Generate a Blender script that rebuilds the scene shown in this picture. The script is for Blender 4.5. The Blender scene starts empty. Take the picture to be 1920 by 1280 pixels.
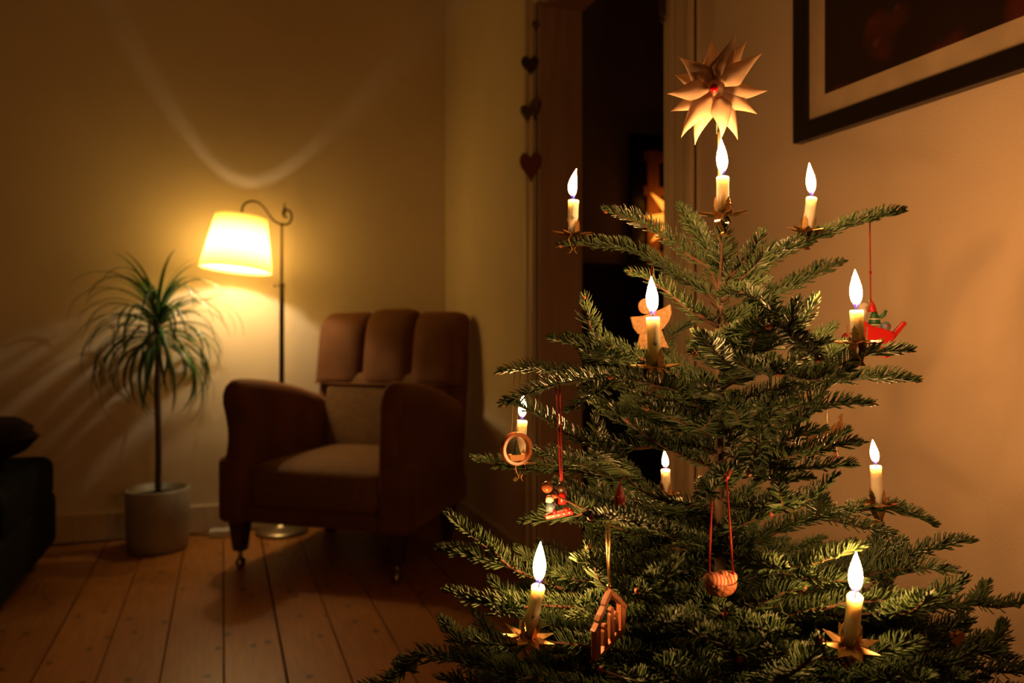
import bpy, bmesh, math, random
import numpy as np
from mathutils import Vector, Matrix

random.seed(7)
rng = np.random.default_rng(11)
S = bpy.context.scene
C = S.collection
PI = math.pi

# ------------------------------------------------------------------ camera
FPX = 1477.0            # focal length in pixels of the 1920x1280 frame
CAM_H = 0.95
YAW = math.radians(20.15)
HORIZON = 622.0
cam_d = bpy.data.cameras.new('camera')
cam = bpy.data.objects.new('camera', cam_d)
C.objects.link(cam)
cam.location = (0, 0, CAM_H)
cam.rotation_euler = (PI / 2, 0, -YAW)
cam_d.sensor_width = 36
cam_d.lens = FPX / 1920 * 36
cam_d.shift_y = (HORIZON - 640) / 1920
cam_d.clip_start = 0.02
cam_d.dof.use_dof = True
cam_d.dof.focus_distance = 0.84
cam_d.dof.aperture_fstop = 5.0
S.camera = cam

# ------------------------------------------------------------------ world and exposure
world = bpy.data.worlds.new('world')
S.world = world
world.use_nodes = True
world.node_tree.nodes['Background'].inputs[0].default_value = (1.0, 0.6, 0.3, 1)
world.node_tree.nodes['Background'].inputs[1].default_value = 0.0005
S.view_settings.view_transform = 'Standard'
S.view_settings.look = 'None'
S.view_settings.gamma = 1
S.view_settings.use_curve_mapping = False
S.view_settings.exposure = 0.0
S.cycles.use_denoising = True
S.cycles.sample_clamp_indirect = 4
S.cycles.max_bounces = 7
S.cycles.transparent_max_bounces = 6
S.cycles.use_adaptive_sampling = True
S.cycles.adaptive_threshold = 0.025
S.cycles.diffuse_bounces = 4
S.cycles.caustics_reflective = False
S.cycles.caustics_refractive = False
FLAME_POWER = 285.0
BULB_POWER = 8.6
SHADE_GLOW = 10.0

SN, CS = math.sin(YAW), math.cos(YAW)
def P(px, py, Z):
    """a place in the room from its bearing and its own distance"""
    xc = (px - 960) / FPX * Z
    return Vector((xc * CS + Z * SN, -xc * SN + Z * CS, CAM_H + (HORIZON - py) / FPX * Z))

# ------------------------------------------------------------------ materials
def mat(name, col, rough=0.6, metal=0.0, col2=None, scale=20.0, bump=0.0, bump_scale=None, spec=0.5,
        sss=0.0, sss_r=(1, .5, .25), sss_scale=0.01, sheen=0.0, stretch=None, detail=4.0, coat=0.0, emit=None, emit_s=0.0, trans=0.0):
    m = bpy.data.materials.new(name)
    m.use_nodes = True
    nt = m.node_tree
    b = nt.nodes['Principled BSDF']
    b.inputs['Base Color'].default_value = (*col, 1)
    b.inputs['Roughness'].default_value = rough
    b.inputs['Metallic'].default_value = metal
    b.inputs['Specular IOR Level'].default_value = spec
    b.inputs['Coat Weight'].default_value = coat
    if sheen:
        b.inputs['Sheen Weight'].default_value = sheen
        b.inputs['Sheen Roughness'].default_value = 0.4
        b.inputs['Sheen Tint'].default_value = (*[min(1, c * 3) for c in col], 1)
    if sss:
        b.inputs['Subsurface Weight'].default_value = sss
        b.inputs['Subsurface Radius'].default_value = sss_r
        b.inputs['Subsurface Scale'].default_value = sss_scale
    if emit:
        b.inputs['Emission Color'].default_value = (*emit, 1)
        b.inputs['Emission Strength'].default_value = emit_s
    tc = nt.nodes.new('ShaderNodeTexCoord')
    mp = nt.nodes.new('ShaderNodeMapping')
    nt.links.new(tc.outputs['Object'], mp.inputs['Vector'])
    if stretch:
        mp.inputs['Scale'].default_value = stretch
    nz = nt.nodes.new('ShaderNodeTexNoise')
    nz.inputs['Scale'].default_value = scale
    nz.inputs['Detail'].default_value = detail
    nt.links.new(mp.outputs['Vector'], nz.inputs['Vector'])
    if col2 is None:
        col2 = tuple(c * 0.82 for c in col)
    rp = nt.nodes.new('ShaderNodeValToRGB')
    rp.color_ramp.elements[0].position = 0.32
    rp.color_ramp.elements[1].position = 0.68
    rp.color_ramp.elements[0].color = (*col2, 1)
    rp.color_ramp.elements[1].color = (*col, 1)
    nt.links.new(nz.outputs['Fac'], rp.inputs['Fac'])
    nt.links.new(rp.outputs['Color'], b.inputs['Base Color'])
    if bump:
        n2 = nt.nodes.new('ShaderNodeTexNoise')
        n2.inputs['Scale'].default_value = bump_scale or scale
        n2.inputs['Detail'].default_value = 3
        nt.links.new(mp.outputs['Vector'], n2.inputs['Vector'])
        bp = nt.nodes.new('ShaderNodeBump')
        bp.inputs['Strength'].default_value = bump
        bp.inputs['Distance'].default_value = 0.004
        nt.links.new(n2.outputs['Fac'], bp.inputs['Height'])
        nt.links.new(bp.outputs['Normal'], b.inputs['Normal'])
    return m

def emission(name, col, strength):
    m = bpy.data.materials.new(name)
    m.use_nodes = True
    nt = m.node_tree
    nt.nodes.clear()
    o = nt.nodes.new('ShaderNodeOutputMaterial')
    e = nt.nodes.new('ShaderNodeEmission')
    e.inputs[0].default_value = (*col, 1)
    e.inputs[1].default_value = strength
    nt.links.new(e.outputs[0], o.inputs[0])
    return m

def plank_mat():
    m = mat('pine_boards', (0.36, 0.140, 0.028), rough=0.40, col2=(0.27, 0.100, 0.019), scale=9, stretch=(9, .7, 1), spec=0.4)
    nt = m.node_tree
    b = nt.nodes['Principled BSDF']
    ramp = [n for n in nt.nodes if n.type == 'VALTORGB'][0]
    info = nt.nodes.new('ShaderNodeObjectInfo')
    tc = [n for n in nt.nodes if n.type == 'TEX_COORD'][0]
    add = nt.nodes.new('ShaderNodeVectorMath'); add.operation = 'ADD'
    sc = nt.nodes.new('ShaderNodeVectorMath'); sc.operation = 'SCALE'; sc.inputs[3].default_value = 13.0
    comb = nt.nodes.new('ShaderNodeCombineXYZ')
    nt.links.new(info.outputs['Random'], comb.inputs[0]); nt.links.new(info.outputs['Random'], comb.inputs[1])
    nt.links.new(comb.outputs[0], sc.inputs[0])
    nt.links.new(tc.outputs['Object'], add.inputs[0]); nt.links.new(sc.outputs[0], add.inputs[1])
    mp = [n for n in nt.nodes if n.type == 'MAPPING'][0]
    nt.links.new(add.outputs[0], mp.inputs['Vector'])
    # knots: dark ovals with a shape of their own
    vm = nt.nodes.new('ShaderNodeMapping'); vm.inputs['Scale'].default_value = (6.5, 4.5, 0.01)
    nt.links.new(add.outputs[0], vm.inputs['Vector'])
    vo = nt.nodes.new('ShaderNodeTexVoronoi'); vo.voronoi_dimensions = '2D'; vo.inputs['Scale'].default_value = 1.0
    nt.links.new(vm.outputs[0], vo.inputs['Vector'])
    kr = nt.nodes.new('ShaderNodeValToRGB')
    kr.color_ramp.elements[0].position = 0.045; kr.color_ramp.elements[0].color = (1, 1, 1, 1)
    kr.color_ramp.elements[1].position = 0.085; kr.color_ramp.elements[1].color = (0, 0, 0, 1)
    nt.links.new(vo.outputs['Distance'], kr.inputs['Fac'])
    mx = nt.nodes.new('ShaderNodeMix'); mx.data_type = 'RGBA'
    nt.links.new(kr.outputs['Color'], mx.inputs['Factor'])
    nt.links.new(ramp.outputs['Color'], mx.inputs[6])
    mx.inputs[7].default_value = (0.10, 0.035, 0.012, 1)
    # board to board tint
    hv = nt.nodes.new('ShaderNodeHueSaturation')
    mr = nt.nodes.new('ShaderNodeMapRange'); mr.inputs[3].default_value = 0.8; mr.inputs[4].default_value = 1.15
    nt.links.new(info.outputs['Random'], mr.inputs[0])
    nt.links.new(mr.outputs[0], hv.inputs['Value'])
    nt.links.new(mx.outputs[2], hv.inputs['Color'])
    nt.links.new(hv.outputs[0], b.inputs['Base Color'])
    return m

def flame_mat():
    m = bpy.data.materials.new('flame')
    m.use_nodes = True
    nt = m.node_tree
    nt.nodes.clear()
    o = nt.nodes.new('ShaderNodeOutputMaterial')
    e = nt.nodes.new('ShaderNodeEmission')
    tc = nt.nodes.new('ShaderNodeTexCoord')
    sp = nt.nodes.new('ShaderNodeSeparateXYZ')
    nt.links.new(tc.outputs['Generated'], sp.inputs[0])
    r = nt.nodes.new('ShaderNodeValToRGB')
    el = r.color_ramp.elements
    el[0].position = 0.0; el[0].color = (0.03, 0.05, 0.55, 1)
    el[1].position = 1.0; el[1].color = (1.0, 0.425, 0.125, 1)
    q = el.new(0.10); q.color = (0.10, 0.10, 0.75, 1)
    q = el.new(0.15); q.color = (1.0, 0.44, 0.14, 1)
    nt.links.new(sp.outputs[2], r.inputs[0])
    s = nt.nodes.new('ShaderNodeValToRGB')
    el = s.color_ramp.elements
    el[0].position = 0.09; el[0].color = (0.0016, 0.0016, 0.0016, 1)
    el[1].position = 0.26; el[1].color = (1, 1, 1, 1)
    q = el.new(0.17); q.color = (0.009, 0.009, 0.009, 1)
    nt.links.new(sp.outputs[2], s.inputs[0])
    mu = nt.nodes.new('ShaderNodeMath'); mu.operation = 'MULTIPLY'
    nt.links.new(s.outputs[0], mu.inputs[0]); mu.inputs[1].default_value = FLAME_POWER
    nt.links.new(r.outputs[0], e.inputs[0]); nt.links.new(mu.outputs[0], e.inputs[1])
    tr_ = nt.nodes.new('ShaderNodeBsdfTransparent')
    ad = nt.nodes.new('ShaderNodeAddShader')
    nt.links.new(e.outputs[0], ad.inputs[0]); nt.links.new(tr_.outputs[0], ad.inputs[1])
    nt.links.new(ad.outputs[0], o.inputs[0])
    return m

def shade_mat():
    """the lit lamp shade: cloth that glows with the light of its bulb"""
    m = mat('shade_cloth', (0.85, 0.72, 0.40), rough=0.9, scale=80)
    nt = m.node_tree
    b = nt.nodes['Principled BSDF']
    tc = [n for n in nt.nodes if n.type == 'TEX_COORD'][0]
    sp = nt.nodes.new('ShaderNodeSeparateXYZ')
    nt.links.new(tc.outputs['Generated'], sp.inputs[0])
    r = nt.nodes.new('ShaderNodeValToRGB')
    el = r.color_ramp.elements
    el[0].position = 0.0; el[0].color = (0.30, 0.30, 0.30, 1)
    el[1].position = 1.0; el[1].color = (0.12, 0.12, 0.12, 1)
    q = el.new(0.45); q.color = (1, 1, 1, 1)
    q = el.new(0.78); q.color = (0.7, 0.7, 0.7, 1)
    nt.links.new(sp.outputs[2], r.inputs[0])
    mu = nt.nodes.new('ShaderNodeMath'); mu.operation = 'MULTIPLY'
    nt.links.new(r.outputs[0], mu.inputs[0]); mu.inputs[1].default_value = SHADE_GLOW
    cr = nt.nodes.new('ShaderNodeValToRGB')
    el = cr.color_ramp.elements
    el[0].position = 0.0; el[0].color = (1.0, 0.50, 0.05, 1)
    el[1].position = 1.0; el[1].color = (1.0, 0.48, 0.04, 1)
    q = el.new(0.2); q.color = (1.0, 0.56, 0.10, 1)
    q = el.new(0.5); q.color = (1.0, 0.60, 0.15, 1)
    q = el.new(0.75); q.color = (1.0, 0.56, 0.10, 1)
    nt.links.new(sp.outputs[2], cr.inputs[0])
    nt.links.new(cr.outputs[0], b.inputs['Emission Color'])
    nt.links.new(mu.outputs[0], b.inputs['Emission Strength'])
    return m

def art_mat():
    m = mat('dark_print', (0.018, 0.010, 0.006), rough=0.35)
    nt = m.node_tree
    b = nt.nodes['Principled BSDF']
    tc = [n for n in nt.nodes if n.type == 'TEX_COORD'][0]
    nz = nt.nodes.new('ShaderNodeTexNoise'); nz.inputs['Scale'].default_value = 5.0; nz.inputs['Detail'].default_value = 2
    nt.links.new(tc.outputs['Object'], nz.inputs['Vector'])
    r = nt.nodes.new('ShaderNodeValToRGB')
    r.color_ramp.elements[0].position = 0.50; r.color_ramp.elements[0].color = (0.022, 0.010, 0.005, 1)
    r.color_ramp.elements[1].position = 0.56; r.color_ramp.elements[1].color = (0.085, 0.016, 0.008, 1)
    nt.links.new(nz.outputs['Fac'], r.inputs[0])
    vo = nt.nodes.new('ShaderNodeTexVoronoi'); vo.inputs['Scale'].default_value = 13.0
    nt.links.new(tc.outputs['Object'], vo.inputs['Vector'])
    vr = nt.nodes.new('ShaderNodeValToRGB')
    vr.color_ramp.elements[0].position = 0.10; vr.color_ramp.elements[0].color = (1, 1, 1, 1)
    vr.color_ramp.elements[1].position = 0.14; vr.color_ramp.elements[1].color = (0, 0, 0, 1)
    nt.links.new(vo.outputs['Distance'], vr.inputs[0])
    mx = nt.nodes.new('ShaderNodeMix'); mx.data_type = 'RGBA'
    nt.links.new(vr.outputs[0], mx.inputs['Factor']); nt.links.new(r.outputs[0], mx.inputs[6])
    mx.inputs[7].default_value = (0.10, 0.03, 0.012, 1)
    nt.links.new(mx.outputs[2], b.inputs['Base Color'])
    return m

M = {}
M['wall'] = mat('cream_plaster', (0.75, 0.62, 0.45), rough=0.85, col2=(0.71, 0.58, 0.42), scale=3, bump=0.35, bump_scale=260, spec=0.25)
M['ceiling'] = mat('white_ceiling', (0.75, 0.70, 0.60), rough=0.9, scale=3)
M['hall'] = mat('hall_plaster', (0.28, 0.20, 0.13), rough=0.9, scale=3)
M['trim'] = mat('painted_wood_trim', (0.62, 0.50, 0.34), rough=0.45, scale=6, stretch=(8, 8, .6))
M['jamb'] = mat('painted_door_lining', (0.45, 0.28, 0.17), rough=0.5, scale=6, stretch=(8, 8, .6))
M['plank'] = plank_mat()
M['gap'] = mat('dark_gap', (0.02, 0.01, 0.005), rough=0.9)
M['velvet'] = mat('brown_velvet', (0.150, 0.062, 0.026), rough=0.85, col2=(0.105, 0.040, 0.016), scale=7, bump=0.2, bump_scale=300, sheen=0.5, spec=0.2)
M['velvet_seat'] = mat('ochre_brown_velvet', (0.165, 0.085, 0.034), rough=0.85, col2=(0.12, 0.058, 0.022), scale=60, bump=0.3, bump_scale=400, sheen=0.5, spec=0.2)
M['darkwood'] = mat('dark_wood', (0.035, 0.016, 0.008), rough=0.45, scale=14, stretch=(4, 4, .5))
M['caster'] = mat('caster_steel', (0.45, 0.38, 0.28), rough=0.3, metal=1)
M['iron'] = mat('bronzed_iron', (0.12, 0.075, 0.035), rough=0.42, metal=0.8, scale=40)
M['brass_base'] = mat('brushed_brass', (0.42, 0.33, 0.20), rough=0.35, metal=1, scale=40)
M['bulb'] = emission('bulb_glass', (1.0, 0.74, 0.36), 12.0)
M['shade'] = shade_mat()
M['shade_trim'] = mat('shade_edge_band', (0.80, 0.60, 0.20), rough=0.9, emit=(1.0, 0.60, 0.08), emit_s=0.9)
M['pot'] = mat('grey_ceramic', (0.34, 0.31, 0.26), rough=0.5, scale=8)
M['soil'] = mat('potting_soil', (0.03, 0.018, 0.01), rough=0.95, scale=60, bump=0.8)
M['cane'] = mat('plant_cane', (0.07, 0.045, 0.025), rough=0.85, scale=40, stretch=(1, 1, 4), bump=0.6)
M['leaf'] = mat('dracaena_leaf', (0.035, 0.115, 0.018), rough=0.38, col2=(0.02, 0.07, 0.012), scale=10)
M['sofa'] = mat('blackish_green_cloth', (0.0042, 0.0048, 0.003), rough=0.95, scale=120, bump=0.3, spec=0.1)
M['cushion'] = mat('dark_brown_cushion', (0.022, 0.012, 0.007), rough=0.95, scale=120, bump=0.3, spec=0.1)
M['plastic'] = mat('white_plastic', (0.72, 0.68, 0.60), rough=0.4)
M['cord'] = mat('dark_cord', (0.02, 0.015, 0.01), rough=0.6)
M['frame'] = mat('black_frame', (0.012, 0.008, 0.006), rough=0.32, scale=20, stretch=(1, .2, 1))
M['mat'] = mat('cream_mount', (0.62, 0.50, 0.33), rough=0.9)
M['art'] = art_mat()
M['heart_dark'] = mat('dark_brown_heart', (0.035, 0.014, 0.008), rough=0.6)
M['heart_grey'] = mat('weathered_heart', (0.13, 0.08, 0.045), rough=0.8)
M['heart_red'] = mat('rust_red_heart', (0.16, 0.035, 0.012), rough=0.7)
M['string'] = mat('thin_twine', (0.30, 0.20, 0.10), rough=0.8)
M['redstring'] = mat('red_yarn', (0.38, 0.013, 0.017), rough=0.75)
M['goldstring'] = mat('gold_thread', (0.80, 0.52, 0.20), rough=0.35, metal=0.7)
M['wax'] = mat('cream_wax', (0.92, 0.85, 0.72), rough=0.42, sss=1.0, sss_r=(1.0, 0.80, 0.60), sss_scale=0.014, spec=0.4, scale=60, col2=(0.90, 0.83, 0.69))
M['wick'] = mat('burnt_wick', (0.02, 0.015, 0.012), rough=0.9)
M['flame'] = flame_mat()
M['brass'] = mat('gold_tin', (0.78, 0.50, 0.22), rough=0.24, metal=1, scale=60, col2=(0.55, 0.33, 0.13))
M['bark'] = mat('fir_bark', (0.105, 0.046, 0.022), rough=0.8, scale=120, col2=(0.06, 0.028, 0.014), bump=0.5)
M['trunk'] = mat('fir_trunk', (0.15, 0.10, 0.06), rough=0.85, scale=60, col2=(0.07, 0.042, 0.025), bump=0.7, stretch=(1, 1, .4))
M['needle'] = mat('fir_needles', (0.062, 0.104, 0.034), rough=0.46, col2=(0.031, 0.059, 0.020), scale=45, spec=0.32)
M['bud'] = mat('fir_bud', (0.30, 0.075, 0.03), rough=0.5, scale=200)
M['paper'] = mat('cream_paper', (0.70, 0.54, 0.38), rough=0.7, scale=50, col2=(0.64, 0.48, 0.33))
def add_translucent(m, col, fac):
    nt = m.node_tree
    o = [n for n in nt.nodes if n.type == 'OUTPUT_MATERIAL'][0]
    b = nt.nodes['Principled BSDF']
    t = nt.nodes.new('ShaderNodeBsdfTranslucent'); t.inputs[0].default_value = (*col, 1)
    mx = nt.nodes.new('ShaderNodeMixShader'); mx.inputs[0].default_value = fac
    nt.links.new(b.outputs[0], mx.inputs[1]); nt.links.new(t.outputs[0], mx.inputs[2]); nt.links.new(mx.outputs[0], o.inputs[0])
add_translucent(M['paper'], (0.72, 0.54, 0.36), 0.42)
M['gem'] = mat('red_glass_bead', (0.55, 0.005, 0.012), rough=0.1, coat=0.6)
M['lightwood'] = mat('light_plywood', (0.55, 0.29, 0.12), rough=0.55, scale=12, stretch=(1, 1, 8), col2=(0.44, 0.21, 0.08))
M['barkwood'] = mat('birch_bark_board', (0.52, 0.33, 0.16), rough=0.7, scale=260, col2=(0.36, 0.21, 0.09), bump=0.6)
M['stablewood'] = mat('reddish_fret_wood', (0.42, 0.15, 0.055), rough=0.5, scale=12, stretch=(1, 1, 8))
M['deepred'] = mat('deep_red_paint', (0.16, 0.008, 0.008), rough=0.5)
M['red'] = mat('red_paint', (0.52, 0.015, 0.012), rough=0.35)
M['green'] = mat('green_paint', (0.02, 0.12, 0.045), rough=0.4)
M['white'] = mat('white_paint', (0.75, 0.68, 0.55), rough=0.5)
M['blue'] = mat('grey_blue_paint', (0.10, 0.16, 0.22), rough=0.4)
M['darkgreen'] = mat('dark_green_paint', (0.012, 0.03, 0.012), rough=0.5)
M['brownbead'] = mat('brown_wood_bead', (0.30, 0.10, 0.035), rough=0.22)
M['shell'] = mat('walnut_shell', (0.40, 0.14, 0.055), rough=0.6, scale=180, bump=0.8)
M['orangewood'] = mat('orange_wood', (0.45, 0.15, 0.03), rough=0.5)
M['windowwood'] = mat('brown_casement', (0.36, 0.15, 0.06), rough=0.5)
M['lantern'] = emission('lit_orange_paper', (1.0, 0.27, 0.025), 2.3)
M['nightglass'] = mat('night_glass', (0.006, 0.004, 0.003), rough=0.15)
M['stand'] = mat('green_iron', (0.02, 0.05, 0.02), rough=0.5)

def stripes_mat():
    m = mat('striped_cloth', (0.6, 0.4, 0.25), rough=0.9)
    nt = m.node_tree
    tc = [n for n in nt.nodes if n.type == 'TEX_COORD'][0]
    w = nt.nodes.new('ShaderNodeTexWave'); w.bands_direction = 'X'; w.inputs['Scale'].default_value = 88
    nt.links.new(tc.outputs['Object'], w.inputs['Vector'])
    r = nt.nodes.new('ShaderNodeValToRGB')
    r.color_ramp.elements[0].position = .4; r.color_ramp.elements[0].color = (0.62, 0.11, 0.06, 1)
    r.color_ramp.elements[1].position = .6; r.color_ramp.elements[1].color = (0.75, 0.5, 0.3, 1)
    nt.links.new(w.outputs['Fac'], r.inputs[0])
    nt.links.new(r.outputs[0], nt.nodes['Principled BSDF'].inputs['Base Color'])
    return m
M['stripes'] = stripes_mat()

# ------------------------------------------------------------------ mesh helpers
class MB:
    def __init__(s):
        s.v = []; s.f = []
    def add(s, vs, fs):
        o = len(s.v)
        s.v += [tuple(x) for x in vs]
        s.f += [tuple(i + o for i in f) for f in fs]
        return s
    def box(s, a, b):
        x0, y0, z0 = a; x1, y1, z1 = b
        return s.add([(x0, y0, z0), (x1, y0, z0), (x1, y1, z0), (x0, y1, z0), (x0, y0, z1), (x1, y0, z1), (x1, y1, z1), (x0, y1, z1)],
                     [(0, 3, 2, 1), (4, 5, 6, 7), (0, 1, 5, 4), (1, 2, 6, 5), (2, 3, 7, 6), (3, 0, 4, 7)])
    def tube(s, pts, radii, n=8, cap=True):
        pts = [Vector(p) for p in pts]
        if not hasattr(radii, '__len__'):
            radii = [radii] * len(pts)
        t0 = (pts[1] - pts[0]).normalized()
        up = Vector((0, 0, 1)) if abs(t0.z) < .9 else Vector((1, 0, 0))
        nx = t0.cross(up).normalized()
        rings = []
        vs = []
        for i, p in enumerate(pts):
            t = (pts[min(i + 1, len(pts) - 1)] - pts[max(i - 1, 0)])
            if t.length < 1e-9:
                t = t0.copy()
            t.normalize()
            nx = (nx - t * nx.dot(t))
            if nx.length < 1e-6:
                nx = t.orthogonal()
            nx.normalize()
            ny = t.cross(nx)
            for k in range(n):
                a = 2 * PI * k / n
                vs.append(p + (nx * math.cos(a) + ny * math.sin(a)) * radii[i])
        fs = []
        m = len(pts)
        for i in range(m - 1):
            for k in range(n):
                k2 = (k + 1) % n
                fs.append((i * n + k, i * n + k2, (i + 1) * n + k2, (i + 1) * n + k))
        if cap:
            fs.append(tuple(range(n - 1, -1, -1)))
            fs.append(tuple((m - 1) * n + k for k in range(n)))
        return s.add(vs, fs)
    def lathe(s, prof, n=24, c=(0, 0, 0), tf=None):
        """prof: list of (r, z)"""
        vs = []; fs = []
        for r, z in prof:
            for k in range(n):
                a = 2 * PI * k / n
                vs.append(Vector((c[0] + r * math.cos(a), c[1] + r * math.sin(a), c[2] + z)))
        if tf:
            vs = [tf(v) for v in vs]
        for i in range(len(prof) - 1):
            for k in range(n):
                k2 = (k + 1) % n
                fs.append((i * n + k, i * n + k2, (i + 1) * n + k2, (i + 1) * n + k))
        fs.append(tuple(range(n - 1, -1, -1)))
        fs.append(tuple((len(prof) - 1) * n + k for k in range(n)))
        return s.add(vs, fs)
    def ball(s, c, r, n=14, m=8, sc=(1, 1, 1)):
        prof = []
        vs = []; fs = []
        for i in range(m + 1):
            th = PI * i / m
            rr = max(1e-4, math.sin(th))
            for k in range(n):
                a = 2 * PI * k / n
                vs.append((c[0] + r * sc[0] * rr * math.cos(a), c[1] + r * sc[1] * rr * math.sin(a), c[2] - r * sc[2] * math.cos(th)))
        for i in range(m):
            for k in range(n):
                k2 = (k + 1) % n
                fs.append((i * n + k, i * n + k2, (i + 1) * n + k2, (i + 1) * n + k))
        return s.add(vs, fs)
    def extrude(s, outline, y0, y1):
        """outline in the x-z plane, thickness along y"""
        n = len(outline)
        vs = [(x, y0, z) for x, z in outline] + [(x, y1, z) for x, z in outline]
        fs = [tuple(range(n)), tuple(range(2 * n - 1, n - 1, -1))]
        for k in range(n):
            k2 = (k + 1) % n
            fs.append((k, k + n, k2 + n, k2))
        return s.add(vs, fs)
    def grid(s, fn, nu, nv):
        vs = [fn(i / (nu - 1), j / (nv - 1)) for i in range(nu) for j in range(nv)]
        fs = [(i * nv + j, (i + 1) * nv + j, (i + 1) * nv + j + 1, i * nv + j + 1) for i in range(nu - 1) for j in range(nv - 1)]
        return s.add(vs, fs)
    def build(s, name, m, parent=None, smooth=False, bevel=0.0, bseg=2, solid=0.0, subsurf=0, fix=True):
        me = bpy.data.meshes.new(name)
        me.from_pydata(s.v, [], s.f)
        if fix or bevel:
            bm = bmesh.new(); bm.from_mesh(me)
            if bevel:
                bmesh.ops.bevel(bm, geom=list(bm.edges), offset=bevel, segments=bseg, profile=0.5, affect='EDGES', clamp_overlap=True)
            if fix:
                bmesh.ops.recalc_face_normals(bm, faces=bm.faces)
            bm.to_mesh(me); bm.free()
        me.materials.append(m)
        if smooth:
            me.polygons.foreach_set('use_smooth', [True] * len(me.polygons))
        o = bpy.data.objects.new(name, me)
        C.objects.link(o)
        if parent:
            o.parent = parent
        if subsurf:
            md = o.modifiers.new('sub', 'SUBSURF'); md.levels = subsurf; md.render_levels = subsurf
        if solid:
            md = o.modifiers.new('thick', 'SOLIDIFY'); md.thickness = solid; md.offset = 0
        return o

def tag(o, label, cat=None, group=None, kind=None):
    if label: o['label'] = label
    if cat: o['category'] = cat
    if group: o['group'] = group
    if kind: o['kind'] = kind
    return o
def thing(name, loc, label, cat, rz=0.0, group=None):
    o = bpy.data.objects.new(name, None)
    C.objects.link(o)
    o.empty_display_size = 0.05
    o.location = loc; o.rotation_euler = (0, 0, rz)
    return tag(o, label, cat, group)
def struct(o, label=None, cat=None):
    o['kind'] = 'structure'
    return tag(o, label, cat)

def rbox(a, b, r, seg=4):
    m = MB().box(a, b)
    return m, r, seg

def catmull(pts, per=6):
    pts = [Vector(p) for p in pts]
    P_ = [pts[0] * 2 - pts[1]] + pts + [pts[-1] * 2 - pts[-2]]
    out = []
    for i in range(1, len(P_) - 2):
        a, b, c, d = P_[i - 1], P_[i], P_[i + 1], P_[i + 2]
        for k in range(per):
            t = k / per
            out.append(0.5 * ((2 * b) + (c - a) * t + (2 * a - 5 * b + 4 * c - d) * t * t + (3 * b - a - 3 * c + d) * t ** 3))
    out.append(pts[-1])
    return out

# ------------------------------------------------------------------ the room
XR, YB, XL, YN, HC = 1.10, 4.02, -3.2, -2.2, 2.75
XH = XR + 0.167          # hall side of the right wall
D0, D1, DH = 1.78, 2.695, 2.155
YH = 3.72                # hall end wall

struct(MB().box((XL, YB, 0), (XH, YB + .15, HC)).build('wall_back', M['wall']), 'cream plastered wall behind the armchair and lamp', 'wall')
w = MB().box((XR, YN, 0), (XH, D0, HC)).box((XR, D1, 0), (XH, YB, HC)).box((XR, D0, DH), (XH, D1, HC))
struct(w.build('wall_right', M['wall']), 'cream plastered wall with the doorway and the framed print', 'wall')
struct(MB().box((XL - .15, YN, 0), (XL, YB, HC)).build('wall_left', M['wall']), 'cream plastered wall beyond the dark sofa', 'wall')
struct(MB().box((XL, YN - .15, 0), (XH, YN, HC)).build('wall_near', M['wall']), 'cream plastered wall opposite the armchair', 'wall')
struct(MB().box((XL, YN, HC), (XH, YB, HC + .1)).build('ceiling', M['ceiling']), 'white ceiling of the living room', 'ceiling')

fl = struct(MB().box((XL, YN, -.06), (XH + 2.6, YB, -.022)).build('floor', M['gap']), 'pine floorboards with dark gaps and knots', 'floor')
PW = 0.164
k0 = math.floor((XL - 0.004) / PW)
k = k0
while True:
    xa = 0.004 + k * PW
    if xa > XH + 2.5:
        break
    xb = min(xa + PW, XH + 2.6) - (0.0035 if k % 4 else 0.006)
    xs = max(xa, XL)
    if xb - xs > .02:
        pb = MB().box((-(xb - xs) / 2, YN, -.03), ((xb - xs) / 2, YB, 0.0)).build('plank', M['plank'], fl, bevel=.0012, bseg=1)
        pb.location = ((xb + xs) / 2, 0, 0)
    k += 1

# baseboards
def baseboard(name, a, b, label):
    return struct(MB().box(a, b).build(name, M['trim'], bevel=.006, bseg=2), label, 'baseboard')
baseboard('baseboard_back', (XL, YB - .018, 0), (XR, YB + .004, .128), 'cream painted baseboard behind the pot and armchair')
baseboard('baseboard_right', (XR - .018, D1 + .10, 0), (XR + .004, YB - .018, .128), 'cream painted baseboard between armchair and doorway')
baseboard('baseboard_right_near', (XR - .018, YN, 0), (XR + .004, D0 - .122, .128), 'cream painted baseboard beneath the framed print')

# door lining and casing
dl = struct(MB().box((XR - .002, D1 - .002, 0), (XH + .002, D1 + .02, DH)).build('trim_1', M['jamb']), 'brown door lining on the heart garland side', 'door frame')
struct(MB().box((XR - .002, D0 - .02, 0), (XH + .002, D0 + .002, DH)).build('trim_2', M['jamb']), 'brown door lining on the hinge side', 'door frame')
struct(MB().box((XR - .002, D0, DH - .002), (XH + .002, D1, DH + .02)).build('trim_3', M['jamb']), 'brown door lining overhead', 'door frame')
def casing(name, y0, y1, z0, z1, vertical, label):
    """stepped and grooved casing board"""
    m = MB().box((XR - .016, y0, z0), (XR + .003, y1, z1))
    if vertical:
        wdt = y1 - y0
        for a, b, d in ((.0, .14, .030), (.20, .30, .022), (.36, .46, .022), (.52, .62, .022), (.74, 1.0, .028)):
            m.box((XR - d, y0 + a * wdt, z0), (XR - .010, y0 + b * wdt, z1))
    else:
        wdt = z1 - z0
        for a, b, d in ((.0, .26, .028), (.38, .48, .022), (.54, .64, .022), (.70, .80, .022), (.86, 1.0, .030)):
            m.box((XR - d, y0, z0 + a * wdt), (XR - .010, y1, z0 + b * wdt))
    return struct(m.build(name, M['trim']), label, 'door frame')
casing('trim_4', D1, D1 + .098, 0, DH + .11, True, 'grooved door casing behind the heart garland')
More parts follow.
